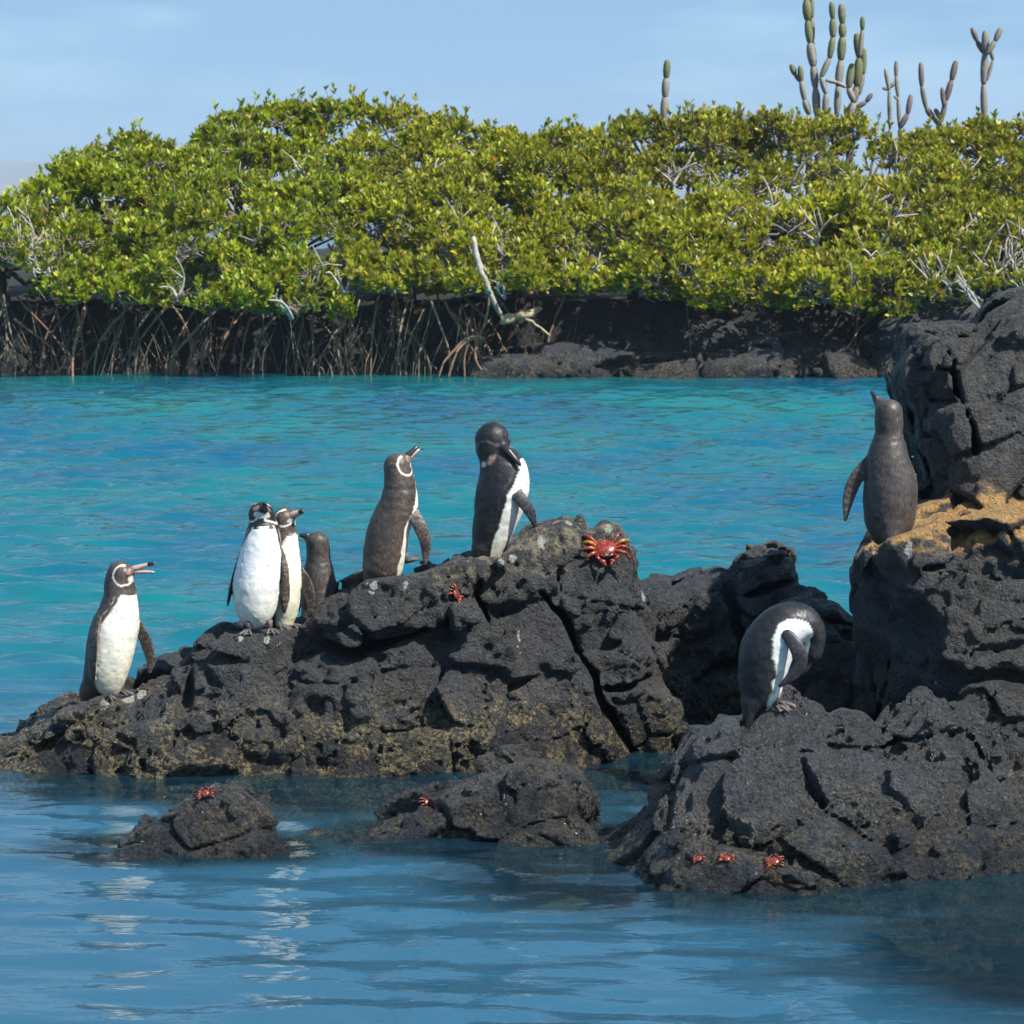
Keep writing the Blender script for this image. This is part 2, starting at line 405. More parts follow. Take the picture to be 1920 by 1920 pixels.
def water_material():
    m, t, b = material('sea_water'); pos, g = geo_pos(t); t.nodes.remove(b)
    sp = N(t, 'ShaderNodeSeparateXYZ'); t.links.new(pos, sp.inputs[0])
    mp = N(t, 'ShaderNodeMapping'); mp.inputs['Scale'].default_value = (.35, .16, 1); t.links.new(pos, mp.inputs[0])
    pn = noise(t, 1., 4, .6, mp.outputs[0])
    # body colour: pale sand shallows turn the lagoon turquoise, noise patches turn it blue
    body = mix(t, rng(t, pn, .36, .62), (.004, .09, .17), (.005, .155, .165))
    body = mix(t, rng(t, sp.outputs[1], 11.5, 17, 0, 1, True), (.024, .1, .165), body)  # near water: body blue lifted to carry some of the sky's reflection
    tint = (.62, .8, .72)
    mp2 = N(t, 'ShaderNodeMapping'); mp2.inputs['Scale'].default_value = (.55, 1.1, 1); t.links.new(pos, mp2.inputs[0])
    r1 = noise(t, 9, 3, .55, mp2.outputs[0], .3); r2 = noise(t, 26, 2, .5, mp2.outputs[0])
    far = rng(t, sp.outputs[1], 11, 16)
    h = math_(t, 'ADD', math_(t, 'MULTIPLY', r1, .7), math_(t, 'MULTIPLY', r2, .22))
    bp = N(t, 'ShaderNodeBump'); t.links.new(h, bp.inputs['Height']); bp.inputs['Distance'].default_value = .03
    t.links.new(rng(t, far, 0, 1, .2, .6), bp.inputs['Strength'])
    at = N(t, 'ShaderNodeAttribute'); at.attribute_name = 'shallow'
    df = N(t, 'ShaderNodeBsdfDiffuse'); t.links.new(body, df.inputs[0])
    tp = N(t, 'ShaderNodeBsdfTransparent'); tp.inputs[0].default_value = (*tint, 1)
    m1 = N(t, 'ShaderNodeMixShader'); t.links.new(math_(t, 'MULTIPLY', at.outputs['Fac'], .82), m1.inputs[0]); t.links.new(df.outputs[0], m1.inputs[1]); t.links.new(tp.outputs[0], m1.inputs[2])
    gl = N(t, 'ShaderNodeBsdfGlossy'); gl.inputs['Roughness'].default_value = .045; t.links.new(bp.outputs[0], gl.inputs['Normal']); t.links.new(bp.outputs[0], df.inputs['Normal'])
    fr = N(t, 'ShaderNodeFresnel'); fr.inputs[0].default_value = 1.33; t.links.new(bp.outputs[0], fr.inputs['Normal'])
    m2 = N(t, 'ShaderNodeMixShader'); t.links.new(fr.outputs[0], m2.inputs[0]); t.links.new(m1.outputs[0], m2.inputs[1]); t.links.new(gl.outputs[0], m2.inputs[2])
    t.links.new(m2.outputs[0], t.nodes['Material Output'].inputs[0]); return m
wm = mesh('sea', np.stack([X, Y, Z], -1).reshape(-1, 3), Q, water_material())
# shallow over the lava shelf; last patch paints in the rocks' brown reflection
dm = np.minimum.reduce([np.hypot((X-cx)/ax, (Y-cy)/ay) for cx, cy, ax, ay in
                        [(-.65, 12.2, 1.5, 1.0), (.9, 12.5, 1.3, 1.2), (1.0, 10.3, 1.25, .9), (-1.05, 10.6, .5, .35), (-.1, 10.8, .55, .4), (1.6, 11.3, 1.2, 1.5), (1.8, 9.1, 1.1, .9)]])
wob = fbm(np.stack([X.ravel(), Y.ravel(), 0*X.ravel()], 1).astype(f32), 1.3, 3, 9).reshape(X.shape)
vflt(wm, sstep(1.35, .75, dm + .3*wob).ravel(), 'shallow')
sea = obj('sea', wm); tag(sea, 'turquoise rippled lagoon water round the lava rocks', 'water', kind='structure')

bx = np.arange(-12, 12.01, .25); by = np.arange(5, 43.01, .25); BX, BY = np.meshgrid(bx, by, indexing='ij')
bz = -.55 - .9*sstep(13, 18, BY) + .16*fbm(np.stack([BX.ravel(), BY.ravel(), 0*BX.ravel()], 1).astype(f32), .9, 4, 2).reshape(BX.shape)
nx, ny = BX.shape; I = np.arange(nx*ny).reshape(nx, ny)
sb = obj('seabed', mesh('seabed', np.stack([BX, BY, bz], -1).reshape(-1, 3), np.stack([I[:-1, :-1], I[1:, :-1], I[1:, 1:], I[:-1, 1:]], -1).reshape(-1, 4), simple('seabed_lava_sand', (.10, .085, .05), .9, .6, 2.2, .03, 12)))
tag(sb, 'dark olive lava and sand bottom under the shallow water', 'seabed', kind='structure')

# the island behind: a low lava shelf
lx = np.concatenate([np.arange(-60, -12, 2.), np.arange(-12, 12, .16), np.arange(12, 60.1, 2.)]); ly = np.concatenate([np.arange(41.2, 46, .16), np.arange(46, 90, 1.5)])
LX, LY = np.meshgrid(lx, ly, indexing='ij')
pp = np.stack([LX.ravel(), LY.ravel(), 0*LX.ravel()], 1).astype(f32)
n1 = fbm(pp, .35, 3, 1).reshape(LX.shape); n2 = fbm(pp, 1.6, 4, 5).reshape(LX.shape)
edge = 42.7 + .3*n1 - .5*sstep(-1, 2.0, LX)
lz = -.6 + 1.5*sstep(-.35, .75, LY-edge) + .2*sstep(2, 6, LY-edge) + .2*n2*sstep(-.5, .6, LY-edge) + .2*n1
nx, ny = LX.shape; I = np.arange(nx*ny).reshape(nx, ny)
land = obj('island_ground', mesh('island_ground', np.stack([LX, LY, lz], -1).reshape(-1, 3), np.stack([I[:-1, :-1], I[1:, :-1], I[1:, 1:], I[:-1, 1:]], -1).reshape(-1, 4), M_soil))
tag(land, 'dark lava ground of the low island under the mangroves', 'ground', kind='structure')
def land_z(x, y):
    i = np.argmin(abs(lx-x)); j = np.argmin(abs(ly-y)); return float(lz[i, j])

hx = np.linspace(-2600, 2600, 140); hy = np.linspace(0, 900, 14); HX, HY = np.meshgrid(hx, hy, indexing='ij')
hz = (38 + 26*np.sin(HX/410+1.9) + 9*np.sin(HX/137)) * np.sin(np.pi*np.clip(HY/900, 0, 1))**.8 - 4
hz += 3*fbm(np.stack([HX.ravel(), HY.ravel(), 0*HX.ravel()], 1).astype(f32), .01, 4, 3).reshape(HX.shape)
nx, ny = HX.shape; I = np.arange(nx*ny).reshape(nx, ny)
hill = obj('hills', mesh('hills', np.stack([HX, HY+3000, hz], -1).reshape(-1, 3), np.stack([I[:-1, :-1], I[1:, :-1], I[1:, 1:], I[:-1, 1:]], -1).reshape(-1, 4), M_hill))
tag(hill, 'low far hills on the horizon', 'hills', kind='structure')

# ------------------------------------------------------------------ lava rocks
BVH = []
def rock(name, label, blocks, h=.011, pads=(), cracks=(), holes=(), seed=1, amp=1., mat=None, group=None, cat='rock', zbot=-.3, ochre=None, coarse=1., calm=None):
    xs_ = []; ys_ = []; zs_ = []
    for b in blocks:
        q = [P(u, v, b['d']) for u, v in b['poly']]; b['xz'] = [(p[0], p[2]) for p in q]
        xs_ += [p[0] for p in q]; zs_ += [p[2] for p in q]; b['zt'] = max(p[2] for p in q)
        ff = b['f0'] if isinstance(b['f0'], list) else [(0, b['f0'])]
        ys_ += [y for _, y in ff] + [b['b']]
    m = .12*coarse
    lo = np.array([min(xs_)-m, min(ys_)-m, zbot-.03]); hi = np.array([max(xs_)+m, max(ys_)+m, max(zs_)+m])
    n = np.ceil((hi-lo)/h).astype(int)+1
    gx = lo[0]+h*np.arange(n[0]); gy = lo[1]+h*np.arange(n[1]); gz = lo[2]+h*np.arange(n[2])
    X2, Z2 = np.meshgrid(gx, gz, indexing='ij')
    Yb = gy[None, :, None].astype(f32)
    D = None
    for b in blocks:
        k = b.get('k', .1)*coarse
        pts = b['xz']; zmn = min(z for _, z in pts)
        dp = poly_sd(X2, Z2, pts)
        f0 = b['f0']
        if isinstance(f0, list):
            fx = [P(u, 1000, b['d'])[0] for u, _ in f0]; y0 = np.interp(gx, fx, [y for _, y in f0])[:, None]
        else: y0 = np.full((len(gx), 1), f0)
        y1 = b.get('f1', b['d']-.1)
        fr = y0 + (y1-y0) * (gz[None, :]/b['zt'] if not b.get('z0') else np.clip((gz[None, :]-b['z0'])/(b['zt']-b['z0']), -1, 1))
        sl = np.abs(y1-np.mean(y0))/b['zt']; cs = 1/math.sqrt(1+min(sl, 2)**2)
        d = smax(dp[:, None, :].astype(f32), ((fr[:, None, :]-Yb)*cs).astype(f32), k)
        back = b['b'] - (gz[None, None, :])*b.get('bs', .25)
        d = smax(d, (Yb-back).astype(f32), k)
        for (px, py, pz), nn in b.get('planes', ()):
            nn = np.array(nn, float); nn /= np.linalg.norm(nn)
            pd = (gx[:, None, None]-px)*nn[0] + (gy[None, :, None]-py)*nn[1] + (gz[None, None, :]-pz)*nn[2]
            d = smax(d, pd.astype(f32), k*.5)
        D = d if D is None else smin(D, d, b.get('un', .03)*coarse)
    D = np.maximum(D, (zbot-gz)[None, None, :].astype(f32))
    c = 1/coarse
    def relief(p):
        wp = p + .07*coarse*np.stack([fbm(p, 3*c, 2, seed+20), fbm(p, 3*c, 2, seed+30), fbm(p, 3*c, 2, seed+40)], 1)
        dn = .05*fbm(p, 2.3*c, 3, seed)
        f1, f2, cid, g = worley(wp*np.array([1, 1, 1.25], f32), 4.2*c, seed)
        ax = np.stack([np.sin(cid*40), np.cos(cid*57), np.sin(cid*71+1)], 1)
        dn += .075*(cid-.5) + .05*(g*ax).sum(1) + .03*np.clip(1-(f2-f1)/.08, 0, 1)
        f1, f2, cid, g = worley(wp*np.array([1, 1, 1.1], f32), 11*c, seed+5)
        ax = np.stack([np.sin(cid*40), np.cos(cid*57), np.sin(cid*71+1)], 1)
        wk = sstep(-.15, .3, fbm(p, 2*c, 2, seed+9))          # some faces are smooth, some rubbly
        dn += (.006+.022*wk)*(cid-.5) + .014*(g*ax).sum(1)*(.4+wk) + (.002+.011*wk)*np.clip(1-(f2-f1)/.14, 0, 1)
        rd = 1-np.abs(fbm(p, 13*c, 3, seed+3, .6))*2.2; dn += .021*(.5-rd)*(.45+.9*wk) + .018*fbm(p, 25*c, 2, seed+13, .6)
        dn += sstep(.22, .0, p[:, 2])*.012*np.abs(fbm(p, 34*c, 2, seed+7))
        if calm: dn = dn*(1-(1-calm[2])*sstep(calm[0], calm[1], p[:, 2]))
        return (np.maximum(dn, -.042)*amp*coarse).astype(f32)
    # coarse pass on every second voxel finds the surface, the fine pass refines only the voxels round it
    Dc = D[::2, ::2, ::2]; band = np.abs(Dc) < .13*coarse*max(amp, .6)+.02
    bm = np.nonzero(band); p = np.stack([gx[::2][bm[0]], gy[::2][bm[1]], gz[::2][bm[2]]], 1).astype(f32)
    dc = np.zeros(Dc.shape, f32); dc[bm] = relief(p)
    near = band & (np.abs(Dc+dc) < 2.6*h)
    up = lambda a: np.repeat(np.repeat(np.repeat(a, 2, 0), 2, 1), 2, 2)[:D.shape[0], :D.shape[1], :D.shape[2]]
    nf = up(near); g2 = nf.copy()
    for ax_ in range(3):
        r_ = np.zeros_like(g2); sl_ = [slice(None)]*3; sr_ = [slice(None)]*3; sl_[ax_] = slice(1, None); sr_[ax_] = slice(None, -1)
        r_[tuple(sr_)] |= g2[tuple(sl_)]; r_[tuple(sl_)] |= g2[tuple(sr_)]; g2 = g2 | r_
    dd_ = up(dc); fm = np.nonzero(g2)
    p = np.stack([gx[fm[0]], gy[fm[1]], gz[fm[2]]], 1).astype(f32)
    dd_[fm] = relief(p); D = D + dd_
    # crack grooves: polylines in photo pixels, (pts, d, width, depth_from, depth_to)
    for pts, d, w, ya, yb in cracks:
        q = [P(u, v, d) for u, v in pts]
        pw = np.stack([X2.ravel(), 0*X2.ravel(), Z2.ravel()], 1).astype(f32)
        w1 = fbm(pw, 9, 3, seed+50).reshape(X2.shape); w2 = fbm(pw, 9, 3, seed+60).reshape(X2.shape); w = w*(.75+1.1*fbm(pw, 6, 2, seed+70).reshape(X2.shape))
        ld = line_d(X2+.035*w1, Z2+.035*w2, [(a[0], a[2]) for a in q])
        cd = np.maximum((ld-w)[:, None, :], np.maximum(ya-Yb, Yb-yb)); D = smax(D, -cd.astype(f32), .012)
    for (u, v, d), rad in holes:
        q = P(u, v, d); rad = np.broadcast_to(rad, 3)
        hd = (np.sqrt(((gx-q[0])/rad[0])[:, None, None]**2 + ((gy-q[1])/rad[1])[None, :, None]**2 + ((gz-q[2])/rad[2])[None, None, :]**2)-1)*min(rad)
        D = smax(D, -hd.astype(f32), .03)
    for (u, v, d), rad in pads:
        q = P(u, v, d); rr = np.hypot((gx-q[0])[:, None], (gy-q[1])[None, :])
        w = sstep(rad*1.7, rad*.8, rr)[:, :, None] * sstep(.16, .08, np.abs(gz-q[2]))[None, None, :]
        D = (D*(1-w) + w*(gz-q[2])[None, None, :]).astype(f32)
    V, F = nets(D.astype(f32), lo, h)
    lab = np.arange(len(V)); 
    while True:                                                       # connected pieces; crumbs floating free are dropped
        mn = lab[F].min(1); nl = lab.copy()
        for k in range(4): np.minimum.at(nl, F[:, k], mn)
        nl = nl[nl]; nl = nl[nl]
        if (nl == lab).all(): break
        lab = nl
    cnt_ = np.bincount(lab, minlength=len(V)); keep = cnt_[lab] > .2*cnt_.max()
    remap = np.cumsum(keep)-1; F = remap[F[keep[F].all(1)]]; V = V[keep]
    base = ((lo[0]+hi[0])/2, (lo[1]+hi[1])/2, 0.)
    o = mk(name, V, F, mat or M_lava, base=base)
    if ochre is not None: nr = np.zeros(len(V)*3, f32); o.data.vertices.foreach_get('normal', nr); vflt(o.data, ochre(V, nr.reshape(-1, 3)), 'ochre')
    tag(o, label, cat, group)
    BVH.append((o, BVHTree.FromPolygons([tuple(v) for v in V], F.tolist())))
    return o
def hit(u, v):
    best = None; o = Vector((0, 0, HC)); dr = ray(u, v)
    for ob, t in BVH:
        r = t.ray_cast(o, dr)
        if r[0] is not None and (best is None or r[3] < best[3]): best = (r[0], r[1], ob, r[3])
    return best

main_blocks = [
    # left ridge
    dict(poly=[(-60, 1425), (0, 1402), (60, 1372), (150, 1325), (215, 1306), (245, 1300), (290, 1262), (350, 1245), (400, 1198), (430, 1184), (560, 1178), (640, 1190), (760, 1180), (880, 1120), (960, 1110), (1000, 1300), (1010, 1480), (900, 1640), (-60, 1640)],
         d=12.38, f0=[(-60, 12.12), (60, 12.03), (350, 11.95), (700, 11.97), (850, 12.02), (1010, 12.2)], f1=12.28, b=12.95, k=.13),
    # overhanging cap slab under the upright penguin
    dict(poly=[(585, 1185), (600, 1148), (640, 1115), (700, 1094), (800, 1084), (880, 1052), (930, 1050), (925, 1120), (850, 1150), (760, 1160), (690, 1190), (640, 1215), (605, 1212)],
         d=12.45, f0=12.0, f1=12.22, b=12.95, k=.05, un=.01),
    # summit block
    dict(poly=[(870, 1062), (930, 1046), (960, 1020), (1000, 996), (1050, 974), (1088, 974), (1108, 1000), (1132, 980), (1166, 988), (1184, 1030), (1186, 1120), (1160, 1300), (1190, 1500), (760, 1560), (830, 1300)],
         d=12.62, f0=[(760, 12.0), (1000, 12.15), (1200, 12.42)], f1=12.48, b=13.2, k=.1),
    # right slab beyond the long crack
    dict(poly=[(1020, 1100), (1080, 1080), (1180, 1085), (1196, 1130), (1222, 1220), (1250, 1300), (1276, 1380), (1290, 1560), (1180, 1560), (1120, 1330), (1060, 1180)],
         d=12.6, f0=[(1000, 12.28), (1280, 12.5)], f1=12.42, b=13.1, k=.06, un=.008),
]
main_pads = [((204, 1309, 12.34), .075), ((487, 1186, 12.33), .095), ((535, 1178, 12.44), .07), ((600, 1180, 12.56), .075), ((722, 1093, 12.46), .075), ((918, 1053, 12.58), .075)]
rock('lava_outcrop', 'long dark lava outcrop with six penguins along its crest', main_blocks, h=.0105, pads=main_pads, seed=3, calm=(.62, .8, .5),
     cracks=[([(1012, 1105), (1060, 1170), (1100, 1250), (1135, 1330), (1190, 1420)], 12.4, .014, 11.9, 12.62),
             ([(600, 1205), (660, 1222), (740, 1195), (800, 1172)], 12.3, .022, 11.8, 12.5),
             ([(1140, 1290), (1180, 1285), (1225, 1270)], 12.4, .012, 12, 12.55),
             ([(905, 1085), (900, 1130), (915, 1160)], 12.3, .008, 11.9, 12.4)],
     holes=[((345, 1300, 12.05), (.03, .2, .08)), ((1020, 1265, 12.2), (.05, .12, .05))])

rock('lava_block', 'jointed dark lava block behind the crouching penguin', [
    dict(poly=[(1180, 1140), (1200, 1112), (1262, 1104), (1300, 1086), (1352, 1072), (1376, 1082), (1390, 1056), (1425, 1040), (1462, 1034), (1494, 1046), (1500, 1085), (1506, 1128), (1512, 1160), (1520, 1500), (1180, 1500)],
         d=13.3, f0=[(1180, 13.05), (1300, 12.95), (1520, 13.0)], f1=13.18, b=13.8, k=.06),
    dict(poly=[(1480, 1155), (1530, 1140), (1575, 1150), (1600, 1185), (1640, 1200), (1640, 1500), (1480, 1500)], d=12.6, f0=12.3, f1=12.5, b=13.5, k=.08)],
    h=.011, seed=8, amp=.95, calm=(.45, .6, .5), cracks=[([(1360, 1075), (1385, 1200), (1370, 1260)], 13.1, .022, 12.6, 13.3), ([(1300, 1270), (1390, 1230), (1470, 1190)], 13.1, .016, 12.6, 13.3), ([(1400, 1120), (1500, 1100)], 13.1, .014, 12.6, 13.3)])

def ochre_fn(V, nr):
    x, y, z = V[:, 0], V[:, 1], V[:, 2]
    n = fbm(V.astype(f32), 6, 4, 2)
    return sstep(.86, .92, z + .04*n) * sstep(1.12, 1.0, z + .05*n) * sstep(12.0, 11.85, y + .1*n) * sstep(.25, .6, nr[:, 2]+.2*n)
LC = P(1800, 1000, 11.2)
rock('lava_ledge_rock', 'tall dark lava rock with ochre ledge and overhanging pillar', [
    # lower body with ledge on top
    dict(poly=[(1605, 1045), (1640, 1022), (1700, 1006), (1800, 985), (1920, 965), (2160, 950), (2160, 1660), (1690, 1660), (1610, 1450), (1585, 1330), (1610, 1250), (1580, 1180), (1590, 1130), (1625, 1100), (1606, 1080)],
         d=11.35, f0=[(1580, 11.0), (1700, 10.9), (1800, 10.72), (2160, 10.75)], f1=11.05, b=12.6, k=.06, bs=.1,
         planes=[((P(1800, 1000, 10.76)), (-.86, -.5, -.15)), ((P(1603, 1050, 11.2)), (-1, .3, 0))]),
    # pillar that leans out above the ledge
    dict(poly=[(1704, 712), (1732, 664), (1754, 636), (1862, 628), (1890, 600), (1932, 575), (1992, 560), (2160, 540), (2160, 1040), (1782, 1010), (1774, 960), (1778, 905), (1760, 862), (1736, 826), (1722, 765)],
         d=12.15, f0=11.75, f1=11.95, z0=.9, b=13.0, k=.05, bs=.0,
         planes=[((P(1815, 800, 11.80)), (-.88, -.46, -.12))], un=.02)],
    h=.0115, seed=14, mat=M_lava_o, ochre=ochre_fn, pads=[((1664, 1019, 11.38), .085)],
    cracks=[([(1780, 660), (1800, 760), (1825, 840)], 11.9, .016, 11.3, 12.1), ([(1720, 700), (1790, 690), (1870, 640)], 11.9, .012, 11.3, 12.1),
            ([(1800, 1275), (1870, 1268), (1960, 1280)], 10.8, .016, 10.3, 11.0), ([(1740, 1075), (1820, 1062), (1900, 1050)], 10.9, .014, 10.4, 11.1)],
    holes=[((1700, 1190, 10.95), (.12, .16, .13)), ((1750, 1280, 10.9), (.1, .12, .07))])

rock('lava_mound', 'three-peaked lava mound with wet crusted foot and crouching penguin', [
    dict(poly=[(1140, 1640), (1148, 1612), (1185, 1568), (1250, 1480), (1312, 1402), (1362, 1366), (1402, 1362), (1432, 1344), (1470, 1324), (1505, 1332), (1535, 1355), (1560, 1420), (1600, 1520), (1640, 1720), (1140, 1760)],
         d=10.5, f0=[(1140, 10.15), (1250, 9.92), (1480, 9.9), (1640, 9.95)], f1=10.4, b=11.0, k=.1),
    dict(poly=[(1510, 1440), (1545, 1405), (1595, 1374), (1628, 1384), (1665, 1420), (1690, 1500), (1720, 1720), (1540, 1720)],
         d=10.45, f0=9.98, f1=10.32, b=10.9, k=.08, un=.015),
    dict(poly=[(1640, 1430), (1685, 1372), (1738, 1320), (1765, 1336), (1786, 1362), (1822, 1358), (1862, 1410), (1900, 1470), (1960, 1560), (2100, 1600), (2100, 1720), (1640, 1720)],
         d=10.62, f0=[(1640, 10.02), (1800, 10.1), (1960, 10.25)], f1=10.48, b=11.1, k=.09, un=.015)],
    h=.0095, seed=23, amp=.95, mat=M_lava_wet, pads=[((1455, 1330, 10.5), .06)])

rock('lava_boulder', 'small wet lava boulder with dark hollow and a crab on top', [
    dict(poly=[(190, 1640), (228, 1574), (330, 1520), (362, 1486), (392, 1474), (450, 1482), (498, 1520), (528, 1566), (540, 1640)], d=10.62, f0=10.42, f1=10.55, b=10.95, k=.08)],
    h=.0075, seed=31, amp=.95, mat=M_lava_wet, holes=[((430, 1552, 10.42), (.055, .09, .028))], zbot=-.25)
rock('lava_boulder', 'low rounded lava boulder awash between outcrop and mound', [
    dict(poly=[(680, 1620), (700, 1562), (760, 1522), (850, 1480), (905, 1456), (968, 1444), (1030, 1454), (1080, 1488), (1106, 1524), (1116, 1620)], d=10.9, f0=10.68, f1=10.82, b=11.3, k=.08)],
    h=.0075, seed=37, amp=.95, mat=M_lava_wet, zbot=-.25)
rock('lava_stone', 'tiny wet stone just breaking the surface beside the hollow boulder', [
    dict(poly=[(530, 1680), (556, 1584), (585, 1568), (612, 1574), (640, 1680)], d=10.76, f0=10.6, f1=10.66, b=10.95, k=.03)], h=.007, seed=41, amp=.3, zbot=-.15)
rock('lava_stone', 'wet stone just beyond the left tip of the long outcrop', [
    dict(poly=[(-120, 1480), (-60, 1405), (0, 1398), (18, 1415), (34, 1450), (40, 1490)], d=12.3, f0=12.1, f1=12.2, b=12.7, k=.06)], h=.01, seed=43, amp=.6)

# bird droppings under the resting places
GU = [(243, 1311, .035), (265, 1303, .03), (196, 1322, .025), (500, 1200, .02), (452, 1196, .02), (938, 1058, .03), (962, 1046, .02), (1015, 1016, .03), (1066, 982, .025), (1140, 992, .03), (972, 1188, .012), (974, 1200, .012), (971, 1212, .01), (976, 1224, .008), (1640, 1036, .025), (1705, 1030, .03), (700, 1100, .025), (760, 1098, .02), (1206, 1116, .025), (1218, 1262, .015)]
gp = [(r[0], q[2], r[2]) for q in GU for r in [hit(q[0], q[1])] if r]
for ro in {g_[2] for g_ in gp}:
    co = np.zeros(len(ro.data.vertices)*3, f32); ro.data.vertices.foreach_get('co', co); co = co.reshape(-1, 3)+np.array(ro.location, f32); gv = np.zeros(len(co), f32); gw = 1.6*np.abs(fbm(co.astype(f32), 22, 3, 4, .7))+.5*fbm(co.astype(f32), 60, 2, 8)
    for pt, rad, r_ in gp:
        if r_ is ro: gv = np.maximum(gv, sstep(rad*1.3, rad*.3, np.linalg.norm((co-np.array(pt))*np.array([1.25, .6, .8]), axis=1)*(1+gw)))
    vflt(ro.data, gv, 'guano')

# ------------------------------------------------------------------ penguins
def seg_d(p, a, b, ra, rb, n=None, flat=1.):
    ab = b-a; L2 = float((ab*ab).sum())+1e-12; w = p-a
    t = np.clip((w@ab.astype(f32))/L2, 0, 1); q = w - t[:, None]*ab.astype(f32)
    if n is not None:
        qn = q@n.astype(f32); q = q + (flat-1)*qn[:, None]*n.astype(f32)
    r = ra + (rb-ra)*t
    return np.sqrt((q*q).sum(1)) - r, t
DARKS = dict(brown=(.066, .05, .041), black=(.013, .013, .015), slate=(.045, .043, .043), grey=(.05, .042, .037))
def penguin(label, d, spine, tail, face, beak, flippers, feet, tone='brown', belly=(.80, .78, .72), depth=1., h=.0036,
            thr=.1, chest=.86, cheek=True, headup=None, edge=.45, crease=(), thr2=None, group='penguins on the lava rocks'):
    s = MPP(d); rg = np.random.default_rng(int(spine[0][0]))
    w = lambda q: P(q[0], q[1], d) + np.array([0, (q[3] if len(q) > 3 else 0.), 0])
    sp = [w(q) for q in spine]; sr = [q[2]*s for q in spine]
    cp = curve([np.append(a, r) for a, r in zip(sp, sr)], 7); C, RR = cp[:, :3], cp[:, 3]
    tl = [(w(q), q[2]*s) for q in tail]
    A = math.radians(face); F = np.array([math.cos(A), -math.sin(A), 0])      # 0 = to the right, 90 = towards the viewer
    side = np.cross(F, [0, 0, 1.])
    foot0 = np.array([np.mean([P(*f[:2], d)[0] for f in feet]), d + np.mean([f[2] if len(f) > 2 else 0. for f in feet]), min(P(*f[:2], d)[2] for f in feet)])
    root = thing('penguin', foot0, label, 'penguin', group)
    allp = np.concatenate([C] + [[t[0]] for t in tl] + [[w(q) for q in fl['pts']] for fl in flippers])
    m = max(RR)*1.15
    lo = np.minimum((C-RR[:, None]*np.array([1, depth, 1])).min(0), allp.min(0)-.03)-.012; hi = np.maximum((C+RR[:, None]*np.array([1, depth, 1])).max(0), allp.max(0)+.03)+.012
    n = np.ceil((hi-lo)/h).astype(int)+1
    gx = [lo[i]+h*np.arange(n[i]) for i in range(3)]
    zo = np.argsort(C[:, 2]); hc, hr = C[-1], RR[-1]
    b0, b1 = w(beak['base']), w(beak['tip']); hb = (b1-b0)/np.linalg.norm(b1-b0)
    for fl in flippers: fl['q'] = curve([np.append(w(x), x[2]*s) for x in fl['pts']], 3)
    def field(p):
        pc = p.copy(); yc = np.interp(p[:, 2], C[zo, 2], C[zo, 1]).astype(f32); pc[:, 1] = yc + (p[:, 1]-yc)/depth
        D = np.full(len(p), 9, f32)
        for i in range(len(C)-1): D = np.minimum(D, seg_d(pc, C[i], C[i+1], RR[i], RR[i+1])[0])
        for (a, ra), (b, rb) in zip(tl[:-1], tl[1:]): D = smin(D, seg_d(p, a, b, ra, rb)[0], .02)
        D = smin(D, seg_d(p, hc + hb*hr*.3, b0 + hb*.004, hr*.62, beak.get('r', 8)*s*.95)[0], .012)      # face runs into the bill
        for zc, dz, am in creases:                                     # folds of the neck skin
            D = D + am*np.exp(-((p[:, 2]-zc-.15*(p[:, 1]-hc[1]))/dz)**2).astype(f32)
        D = D + (fbm(p, 28, 2, 3)*.0022 + fbm(p, 70, 2, 5)*.0012).astype(f32)
        for fl in flippers:
            nn = np.array(fl.get('n', (0, -1, 0)), float); nn /= np.linalg.norm(nn); q = fl['q']; fd = np.full(len(p), 9, f32)
            for i in range(len(q)-1):
                dr = q[i+1, :3]-q[i, :3]; dr /= np.linalg.norm(dr)+1e-9; n_ = nn-dr*(nn@dr); n_ /= np.linalg.norm(n_)
                fw = max(q[i, 3], q[i+1, 3], .006); fd = np.minimum(fd, seg_d(p, q[i, :3], q[i+1, :3], q[i, 3], q[i+1, 3], n_, max(1., fw/.0058))[0])
            D = smin(D, fd*.7, .008)
        return D.astype(f32)
    creases = [(P(0, vc, d)[2], .008, .0017) for vc in crease]
    gr = lambda st: np.stack(np.meshgrid(*[g[::st] for g in gx], indexing='ij'), -1).astype(f32)
    pf = gr(1); pcs = pf[::2, ::2, ::2]; Dc = field(pcs.reshape(-1, 3)).reshape(pcs.shape[:3])
    up = lambda a: np.repeat(np.repeat(np.repeat(a, 2, 0), 2, 1), 2, 2)[:n[0], :n[1], :n[2]]
    D = up(Dc).copy(); nm_ = np.nonzero(up(np.abs(Dc) < .016)); D[nm_] = field(pf[nm_])
    V, Fc = nets(D, lo, h)
    # ---- plumage pattern from the bird's own body frame
    Vf = V.astype(f32); best = np.full(len(V), 9.); S_ = np.zeros(len(V)); cc = np.zeros(len(V))
    L = np.concatenate([[0], np.cumsum(np.linalg.norm(np.diff(C, axis=0), axis=1))]); L /= L[-1]
    for i in range(len(C)-1):
        dd, t = seg_d(Vf, C[i], C[i+1], RR[i], RR[i+1]); T = C[i+1]-C[i]; T = T/np.linalg.norm(T)
        ven = np.cross(T, side); ven /= np.linalg.norm(ven)
        r = V-(C[i]+t[:, None]*(C[i+1]-C[i])); r -= (r@T)[:, None]*T; r /= np.linalg.norm(r, axis=1)[:, None]+1e-9
        mm = dd < best; best = np.where(mm, dd, best); S_ = np.where(mm, L[i]+t*(L[i+1]-L[i]), S_); cc = np.where(mm, r@ven, cc)
    isfl = np.zeros(len(V)); flt = np.zeros(len(V)); fle = np.zeros(len(V))
